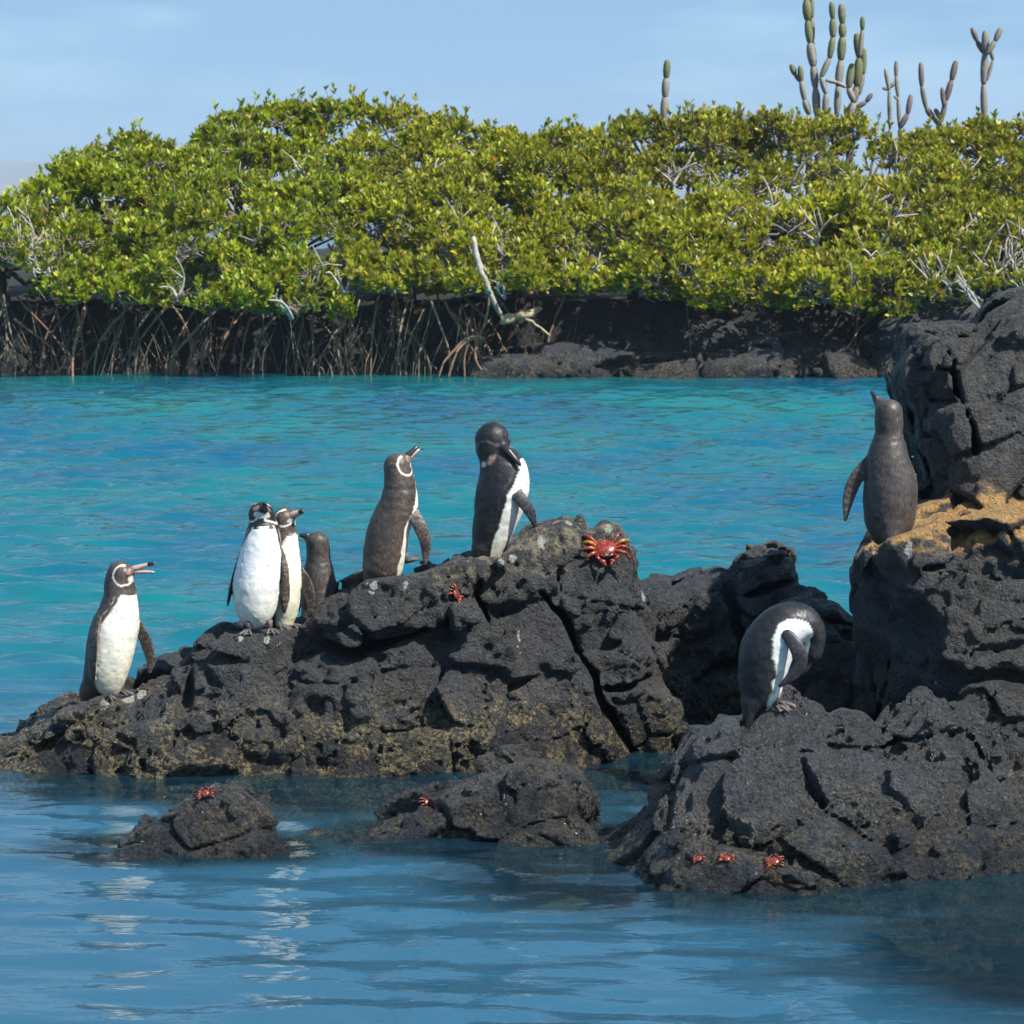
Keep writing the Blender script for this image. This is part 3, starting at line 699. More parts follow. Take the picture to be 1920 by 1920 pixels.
    for fl in flippers:
        q = fl['q']
        for i in range(len(q)-1):
            dd, t = seg_d(Vf, q[i, :3], q[i+1, :3], q[i, 3], q[i+1, 3])
            on = (dd < .002) & (best > .002); isfl = np.maximum(isfl, on); flt = np.where(on, (i+t)/(len(q)-1), flt)
            fle = np.where(on, np.maximum(fle, (dd > -.0035)), fle)
    nz1 = fbm(Vf, 45, 3, 1); nz2 = fbm(Vf, 90, 2, 6); nz3 = fbm(Vf, 14, 3, 8)
    dark = np.array(DARKS[tone])
    Cc = dark*(1+.35*nz3[:, None]+.25*nz2[:, None])
    th = (thr if thr2 is None else thr + (thr2-thr)*sstep(.3, .66, S_)) + (.55 if thr2 is None else 0)*sstep(.55, chest-.02, S_) + 2*sstep(chest-.04, chest+.05, S_) + .1*nz1
    wmask = sstep(-.05, .05, cc-th)
    bel = np.array(belly)*(1+.04*nz3[:, None])*np.where(S_ < .45, 1, 1)[:, None]
    bel = bel*(1-sstep(.5, .05, S_)[:, None]*np.array([.08, .1, .2]))
    Cc = Cc*(1-wmask[:, None])+bel*wmask[:, None]
    edge_ = sstep(.07, .02, np.abs(cc-(th-.24)))*sstep(.5, .7, S_)*sstep(-.45, .25, nz1)*(S_ < chest+.02)*edge/.75
    Cc = Cc*(1-.75*edge_[:, None])+np.array([.62, .58, .52])*.75*edge_[:, None]
    spot = (nz2 > .66) & (wmask > .5) & (S_ < .8); Cc[spot] *= .35
    # head marks
    hu = np.array([0, 0, 1.]) if headup is None else np.array(headup, float); hu = hu-hb*(hu@hb); hu /= np.linalg.norm(hu); hs = np.cross(hb, hu)
    e = V-hc; a, b, sd = e@hb/hr, e@hu/hr, np.abs(e@hs)/hr
    onh = np.linalg.norm(e, axis=1) < hr*1.75
    if cheek:
        rr = np.hypot(a-.42, (b+.1)*.92); ln = cheek*sstep(.085, .03, np.abs(rr-.66+.08*nz1))*(sd > .25)*onh*(a < .72)
        Cc = Cc*(1-ln[:, None])+np.array([.75, .70, .63])*ln[:, None]
        ch = sstep(.28, .16, np.hypot(a-.85, b+.55))*onh; Cc = Cc*(1-.85*ch[:, None])+np.array([.7, .66, .6])*.85*ch[:, None]
        lor = sstep(.3, .15, np.hypot(a-.95, b-.0))*onh*(sd > .2); Cc = Cc*(1-.5*lor[:, None])+np.array([.4, .24, .2])*.5*lor[:, None]
    fd_ = dark*(.85+.3*nz3[:, None]); edge_f = fle*(flt > .1)
    fcol = fd_*(1+1.2*edge_f[:, None]*(nz1[:, None] > -.2))
    Cc = np.where((isfl > 0)[:, None], fcol, Cc)
    o = mk('body', V, Fc, M_plum, root); vcol(o.data, np.clip(Cc, .004, .9))
    # bill
    for key, nm in (('tip', 'upper_bill'), ('tip2', 'lower_bill')):
        if key not in beak: continue
        t1 = w(beak[key]); bb = b0 + (hu*.003 if key == 'tip' else -hu*.005); r0 = beak.get('r', 8)*s*(1. if key == 'tip' else .75)
        ax_ = t1-bb; pts = [bb-ax_*.12, bb+ax_*.25, bb+ax_*.6, bb+ax_*.88, t1 - (hu*.003 if key == 'tip' else 0)]
        v, f = tube(pts, [r0, r0*.85, r0*.62, r0*.5, r0*.12], 8)
        bo = mk(nm, v, f, M_beakpink if (key == 'tip2' or beak.get('pink')) else M_beak, o)
        if key == 'tip' and beak.get('pink'):
            v, f = tube([bb+ax_*.7, bb+ax_*.9, t1+ax_*.02], [r0*.62, r0*.55, r0*.15], 8); mk('bill_tip', v, f, M_beak, root)
    for k in (-1, 1):
        ec = hc + hb*hr*.52 + hu*hr*.3 + hs*k*hr*.72
        v, f = ball(ec, .0048, 8, 6); mk('eye', v, f, M_eye, o)
    for ft in feet:
        c0 = P(ft[0], ft[1], d) + np.array([0, ft[2] if len(ft) > 2 else 0, 0]); ang = math.radians(face + (ft[3] if len(ft) > 3 else 0)); tilt = ft[4] if len(ft) > 4 else 0
        ln = .058; parts = []; tips = []
        for k in (-1, 0, 1):
            aa = ang + k*.42; tip = c0 + ln*(1 if k == 0 else .86)*np.array([math.cos(aa), -math.sin(aa), tilt]) + np.array([0, 0, .003])
            parts.append(tube([c0+[0, 0, .016], c0+(tip-c0)*.5+[0, 0, .013], tip+[0, 0, .004], tip+(tip-c0)*.12], [.0075, .0062, .005, .0012], 6)); tips.append(c0+(tip-c0)*.88)
        wv = np.array([c0+[0, 0, .012], tips[0]+[0, 0, .007], (tips[0]+tips[1])/2+[0, 0, .006]-(tips[1]-c0)*.1, tips[1]+[0, 0, .007], (tips[1]+tips[2])/2+[0, 0, .006]-(tips[1]-c0)*.1, tips[2]+[0, 0, .007]])
        wv = np.concatenate([wv, wv-[0, 0, .005]]); wf = [[0, 1, 2], [0, 2, 3], [0, 3, 4], [0, 4, 5], [6, 8, 7], [6, 9, 8], [6, 10, 9], [6, 11, 10]] + [[i, i+6, i+7, i+1] for i in range(1, 5)]
        parts.append((wv, wf)); parts.append(tube([c0+[0, 0, .014], c0+[0, 0, .05]], [.009, .012], 7))
        v, f = join(parts); mk('foot', v, f, M_foot, root)
    return root
def ball(c, r, u=10, v=8):
    r = np.broadcast_to(r, 3); V = [np.array(c)+[0, 0, r[2]]]; F = []
    for i in range(1, v):
        for j in range(u):
            th, ph = math.pi*i/v, 2*math.pi*j/u; V.append(np.array(c)+[r[0]*math.sin(th)*math.cos(ph), r[1]*math.sin(th)*math.sin(ph), r[2]*math.cos(th)])
    V.append(np.array(c)-[0, 0, r[2]])
    for j in range(u): F.append([0, 1+j, 1+(j+1) % u])
    for i in range(v-2):
        for j in range(u): a = 1+i*u; F.append([a+j, a+u+j, a+u+(j+1) % u, a+(j+1) % u])
    l = 1+(v-2)*u
    for j in range(u): F.append([l+j, len(V)-1, l+(j+1) % u])
    return np.array(V), F
M_foot = simple('foot_skin', (.10, .085, .08), .6, .5, 60)

# 1 calling penguin at the low end of the outcrop
penguin('brown and white penguin calling with open bill on the low end of the outcrop', 12.34,
    [(205, 1294, 18), (200, 1270, 35), (203, 1237, 44), (213, 1187, 45.5), (222, 1153, 38.5), (225, 1120, 32), (224, 1095, 28.5), (226, 1078, 26)],
    [(182, 1265, 26), (166, 1296, 15), (158, 1314, 8)], 38, dict(base=(248, 1069, 0, -.012), tip=(293, 1053, 0, -.03), tip2=(292, 1071, 0, -.03), r=7, pink=True),
    [dict(pts=[(186, 1160, 10, -.06), (181, 1200, 14, -.085), (178, 1245, 12, -.075), (179, 1280, 4, -.06)], n=(-.75, -.66, 0)),
     dict(pts=[(258, 1172, 10, .02), (272, 1205, 13, .03), (281, 1238, 10.5, .03), (279, 1262, 4, .03)], n=(-.35, -.94, 0))],
    [(196, 1309, -.03, 15), (222, 1306, .03, -10)], 'brown', belly=(.78, .75, .64), thr=.12, chest=.84, edge=.75)
# 2 front-facing penguin
penguin('black-backed penguin facing out with broad white belly and raised bill', 12.33,
    [(480, 1150, 30), (479, 1131, 40), (481, 1095, 43.5), (487, 1051, 40), (494, 1007, 34), (492, 985, 26), (490, 966, 24.5)],
    [(468, 1140, 24, .06), (462, 1178, 9, .09)], 88, dict(base=(496, 955, 0, -.044), tip=(499, 938, 0, -.085), r=8),
    [dict(pts=[(455, 1030, 9, .0), (445, 1062, 12, .0), (434, 1100, 10, .0), (427, 1134, 3.5, .0)], n=(1, -.25, .2)),
     dict(pts=[(524, 1040, 9, .0), (529, 1075, 12, .0), (526, 1110, 9, .0), (517, 1140, 3.5, .0)], n=(1, .25, 0))],
    [(468, 1187, -.045, 12), (507, 1186, -.03, -16)], 'black', belly=(.82, .82, .80), thr=.1, chest=.84, edge=.75, headup=(0, .6, .6))
# 3 half hidden behind it
penguin('penguin with bill pointing right, half hidden behind the white-bellied one', 12.47,
    [(530, 1160, 22), (532, 1135, 29), (532, 1100, 32), (533, 1051, 30), (534, 1012, 25), (533, 990, 22), (533, 972, 21.5)],
    [(518, 1145, 18, .04), (512, 1178, 8, .06)], 42, dict(base=(547, 968, 0, -.02), tip=(571, 955, 0, -.05), r=8.5, pink=True),
    [dict(pts=[(530, 1030, 8, -.055), (533, 1070, 12, -.075), (537, 1110, 10, -.07), (535, 1141, 3.5, -.06)], n=(.55, -.83, 0)),
     dict(pts=[(560, 1066, 9, .0), (573, 1092, 13, .0), (583, 1125, 11, .0), (580, 1156, 4, .0)], n=(-.4, -.9, 0))],
    [(524, 1180, -.02, 10), (546, 1180, .02, -5)], 'brown', belly=(.78, .75, .62), thr=.18, chest=.84, edge=.75)
# 4 back view, head turned left
penguin('small grey-brown penguin seen from behind, bill turned left, lower body behind the cap slab', 12.6,
    [(596, 1168, 26), (598, 1139, 33), (599, 1110, 34), (598, 1080, 30), (597, 1046, 23), (597, 1030, 22), (596, 1018, 21.5)],
    [(582, 1160, 18, -.03), (576, 1182, 9, -.04)], -95, dict(base=(578, 1007, 0, .0), tip=(561, 1004, 0, .01), r=7.5),
    [dict(pts=[(624, 1085, 8, .02), (632, 1115, 10, .02), (634, 1145, 4, .03)], n=(1, -.3, 0)), dict(pts=[(570, 1085, 8, .02), (562, 1115, 10, .02), (560, 1145, 4, .02)], n=(1, .3, 0))],
    [(588, 1182, .0, 0), (608, 1182, .0, 0)], 'grey', thr=.2, cheek=False, edge=0, crease=(1050,))
# 5 looking up to the right
penguin('brown-backed penguin stretching its bill upward on the cap slab', 12.46,
    [(718, 1078, 30), (719, 1055, 38), (724, 1020, 41), (731, 986, 39), (747, 948, 36.5), (750, 911, 30), (747, 890, 27), (745, 875, 25.5)],
    [(702, 1070, 22, -.02), (690, 1096, 9, -.02)], -38, dict(base=(763, 858, 0, .0), tip=(784, 836, 0, .012), tip2=(787, 842, 0, .012), r=7.5),
    [dict(pts=[(770, 946, 9, -.02), (784, 976, 13, -.05), (797, 1008, 12, -.045), (799, 1035, 8.5, -.03), (797, 1056, 4, -.02)], n=(.25, -.95, 0))],
    [(735, 1093, .0, 5), (760, 1064, .05, 0, .35)], 'brown', thr=.2, headup=(-.6, -.35, .7), chest=.92, edge=0, crease=(912,))
# 6 preening
penguin('black penguin preening its breast at the summit of the outcrop', 12.58,
    [(914, 1040, 26), (921, 1005, 36), (930, 970, 42), (938, 935, 48), (945, 905, 48), (943, 880, 43), (931, 860, 33), (924, 840, 32), (924, 824, 33)],
    [(900, 1030, 16, -.03), (893, 1056, 8, -.04)], -12, dict(base=(948, 840, 0, -.06), tip=(977, 870, 0, -.085), r=8.5),
    [dict(pts=[(958, 910, 11, -.07), (975, 930, 12.5, -.085), (993, 955, 11, -.085), (1003, 982, 4.5, -.08)], n=(.3, -.95, .1))],
    [(915, 1055, -.0, 10), (940, 1050, .03, -5)], 'black', thr=.0, chest=.74, headup=(.3, -.7, .6), cheek=.12, edge=.1, crease=(858,))
# 7 on the ledge, back view
penguin('grey-brown penguin seen from behind on the ochre ledge, one flipper held out', 11.38,
    [(1668, 1002, 32), (1668, 970, 47), (1668, 937, 50), (1667, 903, 47), (1665, 862, 40), (1666, 832, 31), (1667, 812, 26), (1667, 792, 26.5), (1667, 774, 26)],
    [(1668, 990, 24, -.05), (1668, 1020, 10, -.09)], -98, dict(base=(1646, 752, 0, .03), tip=(1636, 734, 0, .045), r=7.5),
    [dict(pts=[(1630, 864, 11, .0), (1606, 895, 14, .0), (1592, 930, 12.5, .0), (1585, 974, 4, .0)], n=(.2, -.97, 0)),
     dict(pts=[(1704, 864, 10, .01), (1716, 900, 11, .01), (1718, 940, 9, .01), (1714, 975, 4, .02)], n=(1, -.3, 0))],
    [(1650, 1020, .0, 0), (1688, 1020, .0, 0)], 'grey', thr=.15, cheek=False, headup=(0, -.5, .8), edge=0, crease=(812, 822))
# 8 bending forward
penguin('black penguin bent forward with head down on the three-peaked mound', 10.5,
    [(1424, 1322, 20), (1426, 1295, 38), (1430, 1258, 46), (1440, 1215, 51), (1466, 1180, 47), (1497, 1168, 37), (1522, 1178, 25), (1529, 1200, 19), (1524, 1222, 18)],
    [(1408, 1320, 20, -.02), (1401, 1362, 9, -.03)], 38, dict(base=(1518, 1238, 0, -.005), tip=(1508, 1262, 0, -.01), r=7),
    [dict(pts=[(1474, 1186, 12, -.085), (1492, 1212, 15, -.095), (1494, 1240, 14, -.095), (1478, 1262, 10, -.095), (1458, 1278, 4, -.095)], n=(.1, -.99, .1))],
    [(1460, 1326, .0, 0), (1452, 1330, -.03, 15)], 'black', belly=(.82, .82, .8), thr=.9, thr2=.0, chest=1.3, cheek=False, headup=(1, 0, 0), edge=0)

# ------------------------------------------------------------------ crabs
def crab(label, u, v, px, turn, seed=0, dull=True, group='red crabs on the wet lava'):
    r = hit(u, v)
    if r is None: return
    loc, nor = np.array(r[0]), np.array(r[1]); d = loc[1]; L = px*MPP(d)/2.15      # L = half leg span
    nor = nor/np.linalg.norm(nor); nor = nor*.75+np.array([0, -.2, .5]); nor /= np.linalg.norm(nor)
    fx = np.array([math.cos(turn), 0, math.sin(turn)]); fx -= nor*(fx@nor); fx /= np.linalg.norm(fx); fy = np.cross(nor, fx)
    T = lambda q: loc + L*(q[0]*fx + q[1]*fy + q[2]*nor); TT = lambda A: np.array([T(q) for q in A])
    rg = random.Random(seed+int(u)); c = thing('crab', tuple(loc), label, 'crab', group)
    # carapace: a flattened rounded hexagon, broad in front
    V, F = ball((0, 0, .2), (.40, .36, .14), 14, 8)
    V[:, 0] *= 1+.22*np.sign(V[:, 1])*np.abs(V[:, 1])**.7; mc = M_crab_dull if dull else M_crab; mk('carapace', TT(V), F, mc, c)
    V, F = ball((0, .3, .17), (.24, .08, .09), 10, 6); mk('face', TT(V), F, M_crab_blue, c)
    for s in (-1, 1):
        V, F = tube([(.1*s, .33, .22), (.11*s, .36, .32)], [.022, .034], 6); mk('eye', TT(V), F, M_eye, c)
        v1, f1 = tube([(.26*s, .24, .15), (.36*s, .42, .2), (.24*s, .54, .16)], [.06, .07, .075], 7)
        v2, f2 = ball((.17*s, .58, .14), (.12, .1, .09), 9, 7); v3, f3 = tube([(.16*s, .62, .17), (.08*s, .72, .12), (.05*s, .74, .06)], [.055, .045, .01], 6)
        v4, f4 = tube([(.17*s, .62, .08), (.1*s, .7, .05), (.06*s, .72, .04)], [.05, .035, .01], 6)
        V, F = join([(v1, f1), (v2, f2)]); cw = mk('claw', TT(V), F, mc, c); V, F = join([(v3, f3), (v4, f4)]); mk('pincer', TT(V), F, mc, cw)
        for k, a in enumerate((.5, .1, -.3, -.7)):
            a += rg.uniform(-.12, .12); ca, sa = math.cos(a)*s, math.sin(a); e = rg.uniform(.9, 1.08)
            pts = curve([(.28*s, .16-.12*k, .15), (.28*s+.26*ca*e, .16-.12*k+.28*sa, .30), (.28*s+.5*ca*e, .13-.12*k+.5*sa, .22), (.28*s+.66*ca*e, .1-.12*k+.72*sa, -.04)], 3)
            V, F = tube(pts, np.interp(np.arange(len(pts)), [0, 3, 6, 9], [.07, .08, .055, .014]), 6); mk('leg', TT(V), F, (M_crab_dleg if dull else M_crab_leg) if (k+int(u)) % 3 else (M_crab_leg if dull else M_crab_yel), c)
    return c
crab('large red and yellow crab gripping the summit of the outcrop', 1135, 1034, 118, math.pi+.15, dull=False)
crab('small red crab on the cap slab below the stretching penguin', 852, 1116, 56, -.5)
crab('dark red crab on top of the hollow boulder', 385, 1490, 50, .3)
crab('dull red crab low on the left shoulder of the rounded boulder', 800, 1508, 50, -.3)
crab('red crab in the cleft beside the shaded foot of the ledge rock', 1590, 1276, 44, .9)
crab('smallest red crab at the wet foot of the mound', 1310, 1612, 38, .2)
crab('red crab at the wet foot of the mound between the smallest and the largest crab', 1362, 1612, 44, -.3)
crab('largest red crab on the wet foot of the mound', 1452, 1618, 54, .1)

# ------------------------------------------------------------------ far shore: lava bank
bank = 'lava bank rocks along the far shore'
def bank_rock(label, poly, d, f0, seed, b=1.2):
    rock('shore_rock', label, [dict(poly=poly, d=d, f0=f0, f1=d-.1, b=d+b, k=.12)], h=.05, seed=seed, amp=.75, mat=M_lava_far, coarse=3., group=bank, zbot=-.4)
bank_rock('low crumbly lava shelf below the bleached mangrove stem', [(860, 730), (880, 690), (930, 672), (1000, 660), (1080, 655), (1160, 662), (1240, 668), (1300, 672), (1320, 730)], 41.7, 41.25, 61)
bank_rock('grey lava shelf with pale patches on the far shore', [(1300, 730), (1320, 670), (1360, 655), (1420, 640), (1500, 640), (1580, 655), (1620, 670), (1640, 730)], 41.8, 41.25, 62)
bank_rock('broad shaded lava bank under the yellow-green mangrove', [(1040, 700), (1090, 640), (1180, 600), (1300, 590), (1400, 590), (1480, 610), (1540, 640), (1600, 700)], 42.8, 42.2, 63)
bank_rock('dark split lava block at the right end of the far shore', [(1610, 720), (1630, 640), (1680, 600), (1740, 575), (1820, 570), (1900, 580), (2000, 600), (2050, 720)], 42.0, 41.5, 64)
bank_rock('low dark lava rim under the arching mangrove roots', [(-150, 730), (-120, 690), (100, 686), (400, 690), (650, 688), (870, 690), (900, 730)], 43.6, 43.2, 65)

# ------------------------------------------------------------------ mangroves
LEAF = np.array([[0, 0, 0], [.5, .23, .05], [1, 0, 0], [.5, -.23, .05]], f32)
def leaves(cen, axis, rg, hue, hv, size=.082, per=9):
    """rosettes of oval leaves: cen (n,3) twig tips, axis (n,3)"""
    n = len(cen); C = np.repeat(cen, per, 0); A = np.repeat(axis, per, 0); m = len(C)
    rv = rg.normal(size=(m, 3)); rv -= (rv*A).sum(1)[:, None]*A; rv /= np.linalg.norm(rv, axis=1)[:, None]+1e-9
    k = rg.uniform(.35, 1.25, m)[:, None]; dr = A + rv*k; dr /= np.linalg.norm(dr, axis=1)[:, None]
    sd = np.cross(dr, A + .25*rg.normal(size=(m, 3))); sd /= np.linalg.norm(sd, axis=1)[:, None]+1e-9; up = np.cross(sd, dr)
    L = size*rg.uniform(.55, 1.4, m)[:, None, None]; C = C + A*rg.uniform(-.05, .03, m)[:, None]
    V = C[:, None, :] + L*(LEAF[None, :, :1]*dr[:, None] + LEAF[None, :, 1:2]*sd[:, None] + LEAF[None, :, 2:]*up[:, None])
    F = np.arange(m*4, dtype=np.int32).reshape(m, 4)
    t = rg.random(m)[:, None]; ch = np.repeat(rg.random(n), per)[:, None]
    col = np.array([.17, .21, .011])*(1-t) + np.array([.42, .41, .025])*t
    col = col*(.72+.55*ch)*np.repeat(hv, per)[:, None] * np.array(hue)
    yl = rg.random(m); col[yl < .04] = (.58, .42, .03); col[yl > .98] = (.46, .19, .025)
    return V.reshape(-1, 3), F, np.repeat(col, 4, 0)
SKY = ([-120, 0, 60, 140, 170, 215, 265, 320, 350, 385, 405, 440, 530, 600, 660, 700, 760, 810, 870, 930, 985, 1020, 1045, 1090, 1130, 1180, 1250, 1310, 1370, 1430, 1490, 1590, 1650, 1690, 1730, 1800, 1860, 1920, 2060],
       [345, 340, 325, 305, 285, 270, 250, 258, 290, 275, 235, 212, 200, 196, 190, 208, 205, 222, 228, 248, 262, 268, 246, 246, 258, 222, 228, 212, 205, 214, 228, 222, 244, 300, 252, 238, 230, 232, 228])
rgt = np.random.default_rng(77)
def depth_at(v): return float(np.interp(v, [180, 300, 430, 560], [48.5, 46.2, 43.4, 41.7]))
NL = [0]
def mangrove(label, x0, x1, v0, v1, nblob, hue, base_u, roots=0, rr=(26, 52), dead=0, back=False, twigs=26, leafy=1., stem=M_trunk, droot=None):
    nblob = int(nblob*1.2); rg = np.random.default_rng(int(x0)+1000+nblob); cv = (v0+v1)/2
    db = depth_at(v1)+1.6; bx_ = P(base_u, 600, db)[0]; zb = land_z(bx_, db)
    if roots: zb = max(zb, -.1)
    base = np.array([bx_, db, zb]); t = thing('mangrove_tree', tuple(base), label, 'tree', 'mangroves on the far shore')
    blobs = []
    for k in range(nblob):
        fu = (k+.5+rg.uniform(-.4, .4))/nblob
        u = x0 + (x1-x0)*((fu*3.7) % 1.); r = rg.uniform(*rr)*(.72 if back and k % 3 == 0 else 1)
        top = max(v0, np.interp(u, *SKY)) if back else v0 + 18*math.sin(u/37.)+rg.uniform(-8, 8)
        v = rg.uniform(top+r*.75, max(top+r*.8, v1-r*.7)) if k % 3 else top+r*.8
        dd = depth_at(v)+rg.uniform(-.6, .6); c = P(u, v, dd); s = MPP(dd); blobs.append((c, np.array([r*s*1.2, r*s*1.5, r*s*.9])))
    if not back and roots:                                              # leafy skirt that hangs over the water or the bank
        for k in range(int((x1-x0)/34)):
            r = rg.uniform(20, 34); u = x0+(x1-x0)*(k+rg.random())/int((x1-x0)/34); v = v1-r*rg.uniform(.2, 1.3); dd = rg.uniform(41.3, 42.2); s = MPP(dd)
            blobs.append((P(u, v, dd), np.array([r*s*1.3, r*s*1.5, r*s*.85])))
        for k in range(int((x1-x0)/42)):                                # and the shaded inner growth behind it
            r = rg.uniform(26, 40); u = x0+(x1-x0)*(k+rg.random())/int((x1-x0)/42); v = min(v1, 575)-r*rg.uniform(0., 2.4); dd = rg.uniform(42.6, 43.8); s = MPP(dd)
            blobs.append((P(u, v, dd), np.array([r*s*1.3, r*s*1.5, r*s*.9])))
    if back:
        for k in range(int((x1-x0)/30)):
            r = rg.uniform(28, 44); u = x0+(x1-x0)*rg.random(); v = rg.uniform(max(v0, np.interp(u, *SKY))+75, v1+50); dd = depth_at(v)+.9; s = MPP(dd)
            blobs.append((P(u, v, dd), np.array([r*s*1.3, r*s*1.4, r*s*.95])))
    cen = []; axs = []; tw = []; hv = []
    for c, rad in blobs:
        n = int(leafy*62*(rad[0]*rad[1])**.8/.085**.8)+8
        q = rg.normal(size=(n, 3)); q /= np.linalg.norm(q, axis=1)[:, None]; q[:, 2] = np.where(q[:, 2] < -.5, -q[:, 2], q[:, 2])
        q[:, 1] = np.where(rg.random(n) < .45, -np.abs(q[:, 1]), q[:, 1])
        rd = rg.uniform(.62, 1.06, n)[:, None]; pts = c + q*rad*rd
        bare = rg.random() < .13; keep = (fbm(pts.astype(f32), 2.6, 3, 4) > -.2) & (rg.random(n) < (.25 if bare else 1.))
        for c2, r2 in blobs:
            if c2 is c: continue
            keep &= (((pts-c2)/r2)**2).sum(1) > .42
        pts, q = pts[keep], q[keep]; ax = q*.75 + np.array([0, -.1, .75]) + rg.normal(size=q.shape)*.22; ax /= np.linalg.norm(ax, axis=1)[:, None]
        cen.append(pts); axs.append(ax); hv.append(np.full(len(pts), rg.uniform(.72, 1.22)))
        for i in rg.permutation(len(pts))[:max(4, int(twigs*rad[0]/.3*(2 if bare else 1)))]:
            a = c + (pts[i]-c)*rg.uniform(.05, .5) + rg.normal(size=3)*.05; mid = (a+pts[i])/2 + rg.normal(size=3)*.04
            tw.append(tube([a, mid, pts[i]+axs[-1][i]*rg.uniform(0, .06)], [.011, .008, .004], 4, False))
        if len(pts):                                                    # sprigs that stick out of the top
            for i in rg.permutation(len(pts))[:3]:
                if q[i, 2] > .45:
                    e = pts[i] + np.array([rg.normal()*.05, rg.normal()*.05, rg.uniform(.08, .2)]); tw.append(tube([pts[i], e], [.006, .004], 4, False))
                    cen.append(e[None]); axs.append(np.array([[0, 0, 1.]])); hv.append(np.ones(1))
    cen = np.concatenate(cen); axs = np.concatenate(axs); NL[0] += len(cen)
    V, F, C = leaves(cen, axs, rg, hue, np.concatenate(hv)); o = mk('crown', V, F, M_leaf, t, smooth=False); vcol(o.data, C)
    v, f = join(tw); mk('twigs', v, f, M_twig, t)['kind'] = 'stuff'
    # trunk and limbs
    order = sorted(blobs, key=lambda b: b[0][2]); fork = base + np.array([rg.uniform(-.1, .1), 0, max(.45, (order[0][0][2]-zb)*.6)])
    v, f = tube(curve([base-np.array([0, 0, .15]), base+(fork-base)*.5+rg.normal(size=3)*.05, fork], 4), np.linspace(.075, .055, 9), 8); mk('trunk', gnarl(v, .04, 5), f, stem, t)
    for c, rad in blobs[::max(1, nblob//9)]:
        mid = (fork+c)/2 + rg.normal(size=3)*.12 - np.array([0, 0, .1])
        v, f = tube(curve([fork, mid, c], 4), np.linspace(.04, .014, 9), 6); mk('limb', gnarl(v, .04, 5), f, stem, t)
    for k in range(roots):
        u = x0 + (x1-x0)*(k+rg.uniform(.1, .9))/roots; d0 = rg.uniform(41.6, 43.0); top = P(u+rg.uniform(-95, 95), rg.uniform(535, 600), d0+rg.uniform(.1, .7)); ft = P(u, 706, d0); ft[2] = -.12
        if rg.random() < .3: ft[0] += rg.uniform(-.2, .2)
        kn = top + (ft-top)*rg.uniform(.45, .7) + np.array([(ft[0]-top[0])*.25, -.05, .08]); r0 = rg.uniform(.007, .019)
        pts = curve([top, kn, ft], 5); v, f = tube(pts, np.linspace(r0*1.15, r0*.8, len(pts)), 6); pr = [(v, f)]
        if rg.random() < .6:
            for s in (-1, 1)[:rg.integers(1, 3)]:
                st = pts[5+rg.integers(0, 3)]; e = ft + np.array([s*rg.uniform(.06, .22), rg.uniform(-.1, .1), 0]); pr.append(tube([st, (st+e)/2+np.array([s*.02, 0, .04]), e], [r0*.75, r0*.7, r0*.55], 5))
        v, f = join(pr); mk('prop_root', gnarl(v, .03, 5), f, droot or (M_root if rg.random() < .45 else M_root_grey), t)
    if roots > 5:                                                       # the thin rootlets nobody could count
        pr = []
        for k in range(roots*3):
            u = rg.uniform(x0, x1); d0 = rg.uniform(41.9, 42.9); a = P(u+rg.uniform(-60, 60), rg.uniform(560, 640), d0+.1); e = P(u, 700, d0); e[2] = max(-.1, land_z(e[0], d0)-.05)
            pr.append(tube([a, (a+e)/2+rg.normal(size=3)*.03, e], [.003, .005, .004], 4, False))
        v, f = join(pr); mk('root_tangle', v, f, M_root_grey, t)['kind'] = 'stuff'
    for k in range(dead):
        u = rg.uniform(x0, x1); v_ = rg.uniform(v0+.35*(v1-v0), v1+5); d0 = depth_at(v_)-.85; a = P(u, v_+25, d0+.3)
        pr = []
        for j in range(rg.integers(2, 4)):
            e = a + np.array([rg.uniform(-.35, .35), rg.uniform(-.35, .0), rg.uniform(.1, .5)]); m_ = (a+e)/2+rg.normal(size=3)*.06
            pr.append(tube(curve([a, m_, e], 3), np.linspace(.021, .007, 7), 5))
            e2 = m_+np.array([rg.uniform(-.2, .2), rg.uniform(-.1, .1), rg.uniform(.05, .3)]); pr.append(tube([m_, e2], [.011, .004], 4))
        v, f = join(pr); mk('dead_branch', gnarl(v, .03, 6), f, M_dead, t)
    return t, blobs
G1, G2, G3, G4 = (.88, 1., .9), (1., 1., 1.), (1.18, 1.14, 1.), (.88, .86, 1.1)
# front row
mangrove('sparse mangrove with bleached bare branches at the left end of the thicket', -130, 120, 372, 500, 15, G1, 20, roots=13, dead=16, leafy=.7)
mangrove('dense green mangrove overhanging the water beside the bleached bare one', 80, 350, 330, 572, 34, G1, 210, roots=11, dead=2)
mangrove('mangrove with the lowest hanging leaf tuft over the water', 320, 660, 340, 592, 40, G1, 480, roots=15, dead=5)
mangrove('green mangrove between the low leaf tuft and the bleached stem', 640, 900, 340, 545, 30, G2, 770, roots=17, dead=2)
mangrove('mangrove with grey dead twigs right behind the bleached stem', 870, 1080, 400, 540, 18, G2, 970, roots=9, dead=6, droot=M_root)
mangrove('green mangrove over the shaded lava bank', 1050, 1340, 390, 560, 28, G2, 1180, roots=2, dead=1)
mangrove('bright yellow-green mangrove bulging over the lava bank', 1290, 1600, 380, 578, 32, G3, 1440, roots=3)
mangrove('dark green mangrove with a small leaf tuft hanging before the split lava block', 1580, 1790, 400, 590, 20, G2, 1690, roots=4, dead=2)
mangrove('mangrove with a tangle of pale bare branches above the split lava block', 1740, 2050, 370, 560, 22, G2, 1880, roots=5, dead=26, leafy=.85)
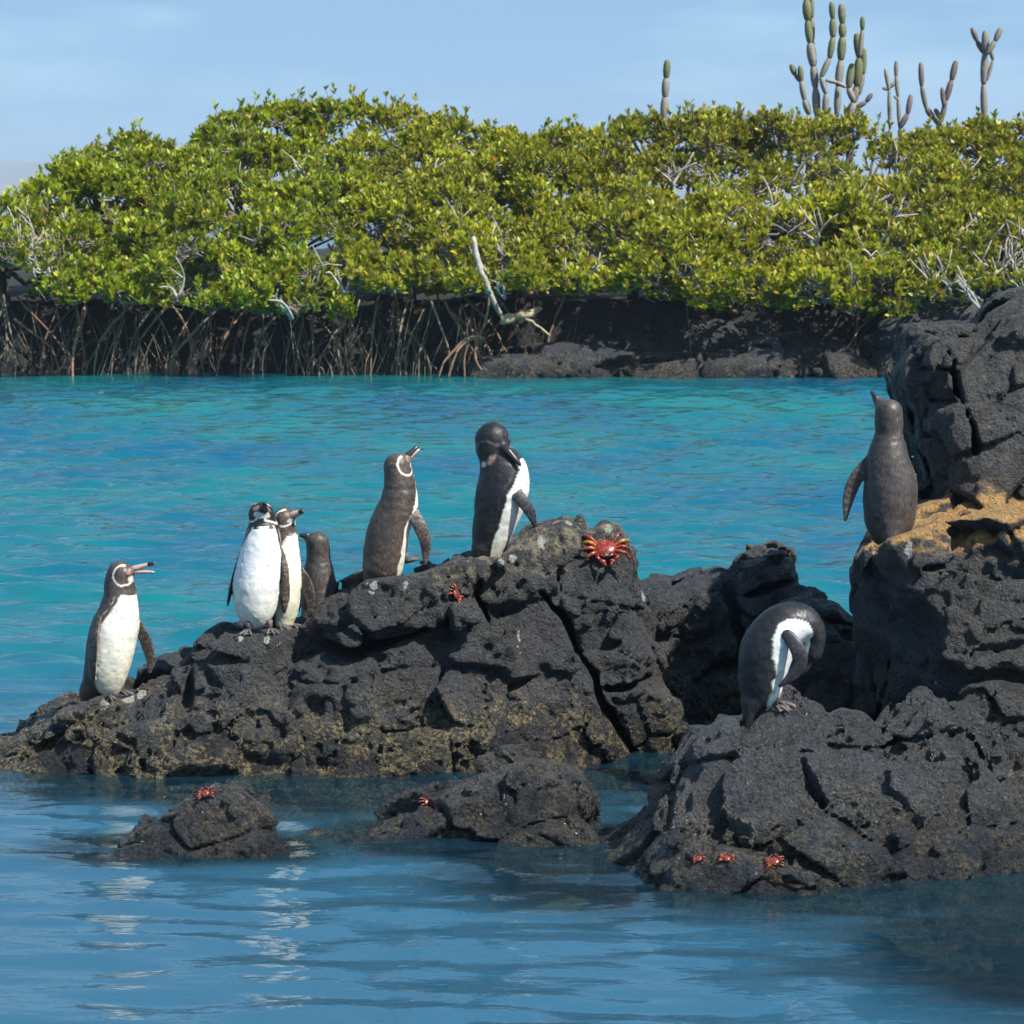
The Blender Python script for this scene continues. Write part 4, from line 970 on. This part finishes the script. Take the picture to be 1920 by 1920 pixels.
# back rows
mangrove('low mangrove top standing alone against the sky at the left', 120, 380, 240, 390, 20, G1, 250, back=True)
mangrove('tallest mangrove crown with sprigs against the sky', 375, 660, 180, 390, 30, G1, 530, back=True, dead=3)
mangrove('tall broad mangrove crown between the tallest crown and the dip in the skyline', 640, 960, 190, 390, 32, G2, 800, back=True, dead=1)
mangrove('lower mangrove crown filling the dip in the skyline', 940, 1200, 240, 420, 22, G2, 1080, back=True)
mangrove('mangrove crown below the single cactus column', 1160, 1460, 200, 420, 26, G4, 1300, back=True, dead=3)
mangrove('mangrove crown with grey twigs at the foot of the tall candelabra cactus', 1430, 1690, 215, 440, 24, G4, 1570, back=True, dead=12, leafy=.7)
mangrove('mangrove crown below the two-armed cactus and the forked cactus', 1690, 2060, 225, 420, 28, G4, 1850, back=True, dead=3)

# the thicket goes on along the shore on both sides
for src in [o for o in COL.objects if o.name.startswith('mangrove_tree')]:
    for sx, lab in ((15.2, 'mangrove farther along the shore past the tangle of pale branches'), (-17.8, 'mangrove farther along the shore past the sparse bleached mangrove')):
        c = src.copy(); COL.objects.link(c); c.location.x += sx; c['label'] = lab; c['group'] = 'mangroves farther along the shore'
        for ch in src.children:
            if ch.name.split('.')[0] in ('crown', 'twigs', 'trunk'):
                k = ch.copy(); COL.objects.link(k); k.parent = c

# bleached leaning stem with its own arching roots
bs = P(895, 690, 41.9); bs[2] = 0
t = thing('bleached_mangrove_stem', tuple(bs), 'bleached bare mangrove stem on arching orange-brown roots at the waterline', 'tree')
L = lambda *q: [P(u, v, d) for u, v, d in q]
v, f = tube(curve(L((886, 445, 41.5), (898, 500, 41.5), (917, 548, 41.6)), 5), np.linspace(.03, .036, 11), 8); mk('stem', gnarl(v, .03, 8), f, M_dead, t)
v, f = tube(curve(L((917, 546, 41.6), (930, 575, 41.7), (940, 592, 41.8)), 4), np.linspace(.036, .03, 9), 7); mk('broken_stub', v, f, M_dead, t)
for q in ([(917, 546, 41.6), (912, 590, 41.6), (898, 630, 41.55)], [(898, 628, 41.55), (872, 635, 41.5), (838, 672, 41.45), (822, 710, 41.4)], [(898, 628, 41.55), (868, 645, 41.5), (852, 665, 41.45), (840, 712, 41.4)],
          [(898, 630, 41.55), (890, 665, 41.55), (910, 712, 41.5)], [(880, 632, 41.5), (870, 670, 41.5), (872, 712, 41.5)]):
    v, f = tube(curve(L(*q), 5), .015, 6); mk('prop_root', gnarl(v, .025, 7), f, M_root, t)
lg = P(975, 600, 41.7)
v, f = join([tube(curve(L((940, 600, 41.6), (965, 598, 41.65), (985, 590, 41.7), (1012, 580, 41.8)), 4), np.interp(np.arange(13), [0, 4, 8, 12], [.06, .045, .065, .04]), 9), tube(curve(L((985, 600, 41.65), (1005, 610, 41.6), (1028, 628, 41.6)), 3), np.linspace(.02, .014, 7), 6)])
o = mk('driftwood_log', gnarl(v, .05, 7), f, M_log, base=tuple(lg)); tag(o, 'pale tan driftwood log wedged in the roots beside the bleached stem', 'log')

# ------------------------------------------------------------------ cacti behind the mangroves
def cz(zx, zy, d): return P(1200+zx/2.667, zy/2.667, d)
def segment(a, b, r, ribs=9):
    a, b = np.array(a), np.array(b); ax = b-a; L_ = np.linalg.norm(ax); ax /= L_; up = np.array([0, 1., 0]); e1 = np.cross(ax, up); e1 /= np.linalg.norm(e1); e2 = np.cross(ax, e1)
    V = []; F = []; prof = [(0, .5), (.1, .8), (.4, 1.04), (.7, 1.), (.92, .74), (1., .35)]; ns = ribs*2
    for t_, k in prof:
        for j in range(ns):
            th = 2*math.pi*j/ns; rr_ = r*k*(1 if j % 2 else .74); V.append(a+ax*L_*t_+rr_*(math.cos(th)*e1+math.sin(th)*e2))
    for i in range(len(prof)-1):
        for j in range(ns): F.append([i*ns+j, i*ns+(j+1) % ns, (i+1)*ns+(j+1) % ns, (i+1)*ns+j])
    F.append(list(range((len(prof)-1)*ns, len(prof)*ns))); F.append(list(range(ns))[::-1])
    return np.array(V), F
def cactus(label, d, chains, mats, ground=None, group='cacti above the thicket'):
    b0 = cz(*chains[0][0][0], d); zb = land_z(b0[0], d); base = (b0[0], d, zb)
    c = thing('cactus', base, label, 'cactus', group)
    k = 0
    for ci, (pts, wd, mi) in enumerate(chains):
        q = [cz(x, y, d+.12*math.sin(ci*2.1)) for x, y in pts]; r = wd/2/2.667*MPP(d)
        if pts[0][1] > 555:                                              # this chain grows out of the ground behind the leaves
            g = np.array([q[0][0], q[0][1], zb-.1]); st = [g+(q[0]-g)*i/4 for i in range(5)]
            for a, b in zip(st[:-1], st[1:]): v, f = segment(a, b, r); mk('stem_segment', v, f, M_cact_old, c)
        for i, (a, b) in enumerate(zip(q[:-1], q[1:])):
            ax = (b-a); v, f = segment(a-ax*.03, b+ax*.03, r*rnd.uniform(.86, 1.16)); mk('stem_segment', v, f, mats[mi] if i >= (len(q)-1)*.4 or mi else M_cact_old, c)
    return c
GM = [M_cact, M_cact_old, M_cact_dark]
cactus('tall many-armed candelabra cactus, greenest and largest above the thicket', 48.6, [
    ([(885, 575), (878, 440), (866, 330), (850, 215), (838, 100), (832, 0), (830, -70)], 44, 0), ([(862, 330), (862, 200), (860, 90), (858, -20)], 28, 0),
    ([(925, 580), (930, 470), (905, 385), (948, 290), (965, 185), (964, 95), (957, 12)], 34, 0), ([(985, 582), (990, 430), (1004, 300), (1012, 185), (1012, 118), (1006, 22)], 38, 0),
    ([(1050, 610), (1066, 515), (1085, 430), (1098, 290), (1084, 170)], 46, 0), ([(1100, 280), (1112, 150), (1112, 85)], 28, 0), ([(1068, 505), (1042, 440), (1060, 320)], 36, 0), ([(1095, 470), (1116, 370), (1120, 245)], 30, 0),
    ([(1085, 535), (1130, 510), (1160, 468)], 25, 2), ([(845, 570), (822, 500), (806, 405), (800, 330)], 34, 0), ([(810, 410), (775, 375), (755, 322)], 28, 0), ([(930, 400), (985, 412), (1030, 435)], 22, 1)], GM)
cactus('lone two-jointed green cactus column sticking up from the leaves', 48.2, [([(118, 600), (124, 485), (130, 390), (137, 300)], 38, 0)], GM)
cactus('dead withered cactus with ragged stubs next to the candelabra cactus', 48.4, [([(1250, 640), (1246, 450), (1226, 345)], 20, 1), ([(1298, 640), (1290, 480), (1280, 380), (1282, 305)], 22, 1), ([(1300, 640), (1338, 570), (1355, 475)], 26, 2),
    ([(1246, 450), (1212, 440)], 16, 2), ([(1246, 440), (1275, 410)], 18, 1), ([(1290, 500), (1270, 480)], 14, 2)], GM)
cactus('dry two-armed cactus curving like a lyre', 48.4, [([(1500, 620), (1470, 595), (1430, 540), (1408, 430), (1404, 315)], 28, 2), ([(1505, 610), (1530, 500), (1558, 400), (1580, 305)], 30, 2), ([(1520, 530), (1510, 440)], 24, 2), ([(1500, 590), (1475, 545)], 22, 2)], GM)
cactus('grey-brown forked cactus with three upright stubs on a single stem', 48.0, [([(1722, 610), (1718, 420), (1726, 260), (1727, 155)], 36, 1), ([(1720, 265), (1685, 205), (1660, 140)], 28, 2), ([(1735, 270), (1775, 205), (1806, 138)], 26, 1), ([(1735, 400), (1765, 300), (1752, 250)], 18, 0)], GM)

# ------------------------------------------------------------------ sea air: far hills fade to blue
hb_ = [(-4900, -200, -9), (4900, -200, -9), (4900, 5000, -9), (-4900, 5000, -9), (-4900, -200, 95), (4900, -200, 95), (4900, 5000, 95), (-4900, 5000, 95)]
hm = bpy.data.materials.new('sea_haze'); hm.use_nodes = True; ht = hm.node_tree; ht.nodes.clear()
ho = N(ht, 'ShaderNodeOutputMaterial'); hv_ = N(ht, 'ShaderNodeVolumePrincipled'); hv_.inputs['Density'].default_value = 3.2e-4; hv_.inputs['Color'].default_value = (.62, .76, .95, 1)
ht.links.new(hv_.outputs[0], ho.inputs['Volume'])
hz_ = obj('haze', mesh('haze', np.array(hb_), [[0, 3, 2, 1], [4, 5, 6, 7], [0, 1, 5, 4], [1, 2, 6, 5], [2, 3, 7, 6], [3, 0, 4, 7]], hm, False)); tag(hz_, 'thin blue sea haze', 'haze', kind='stuff')
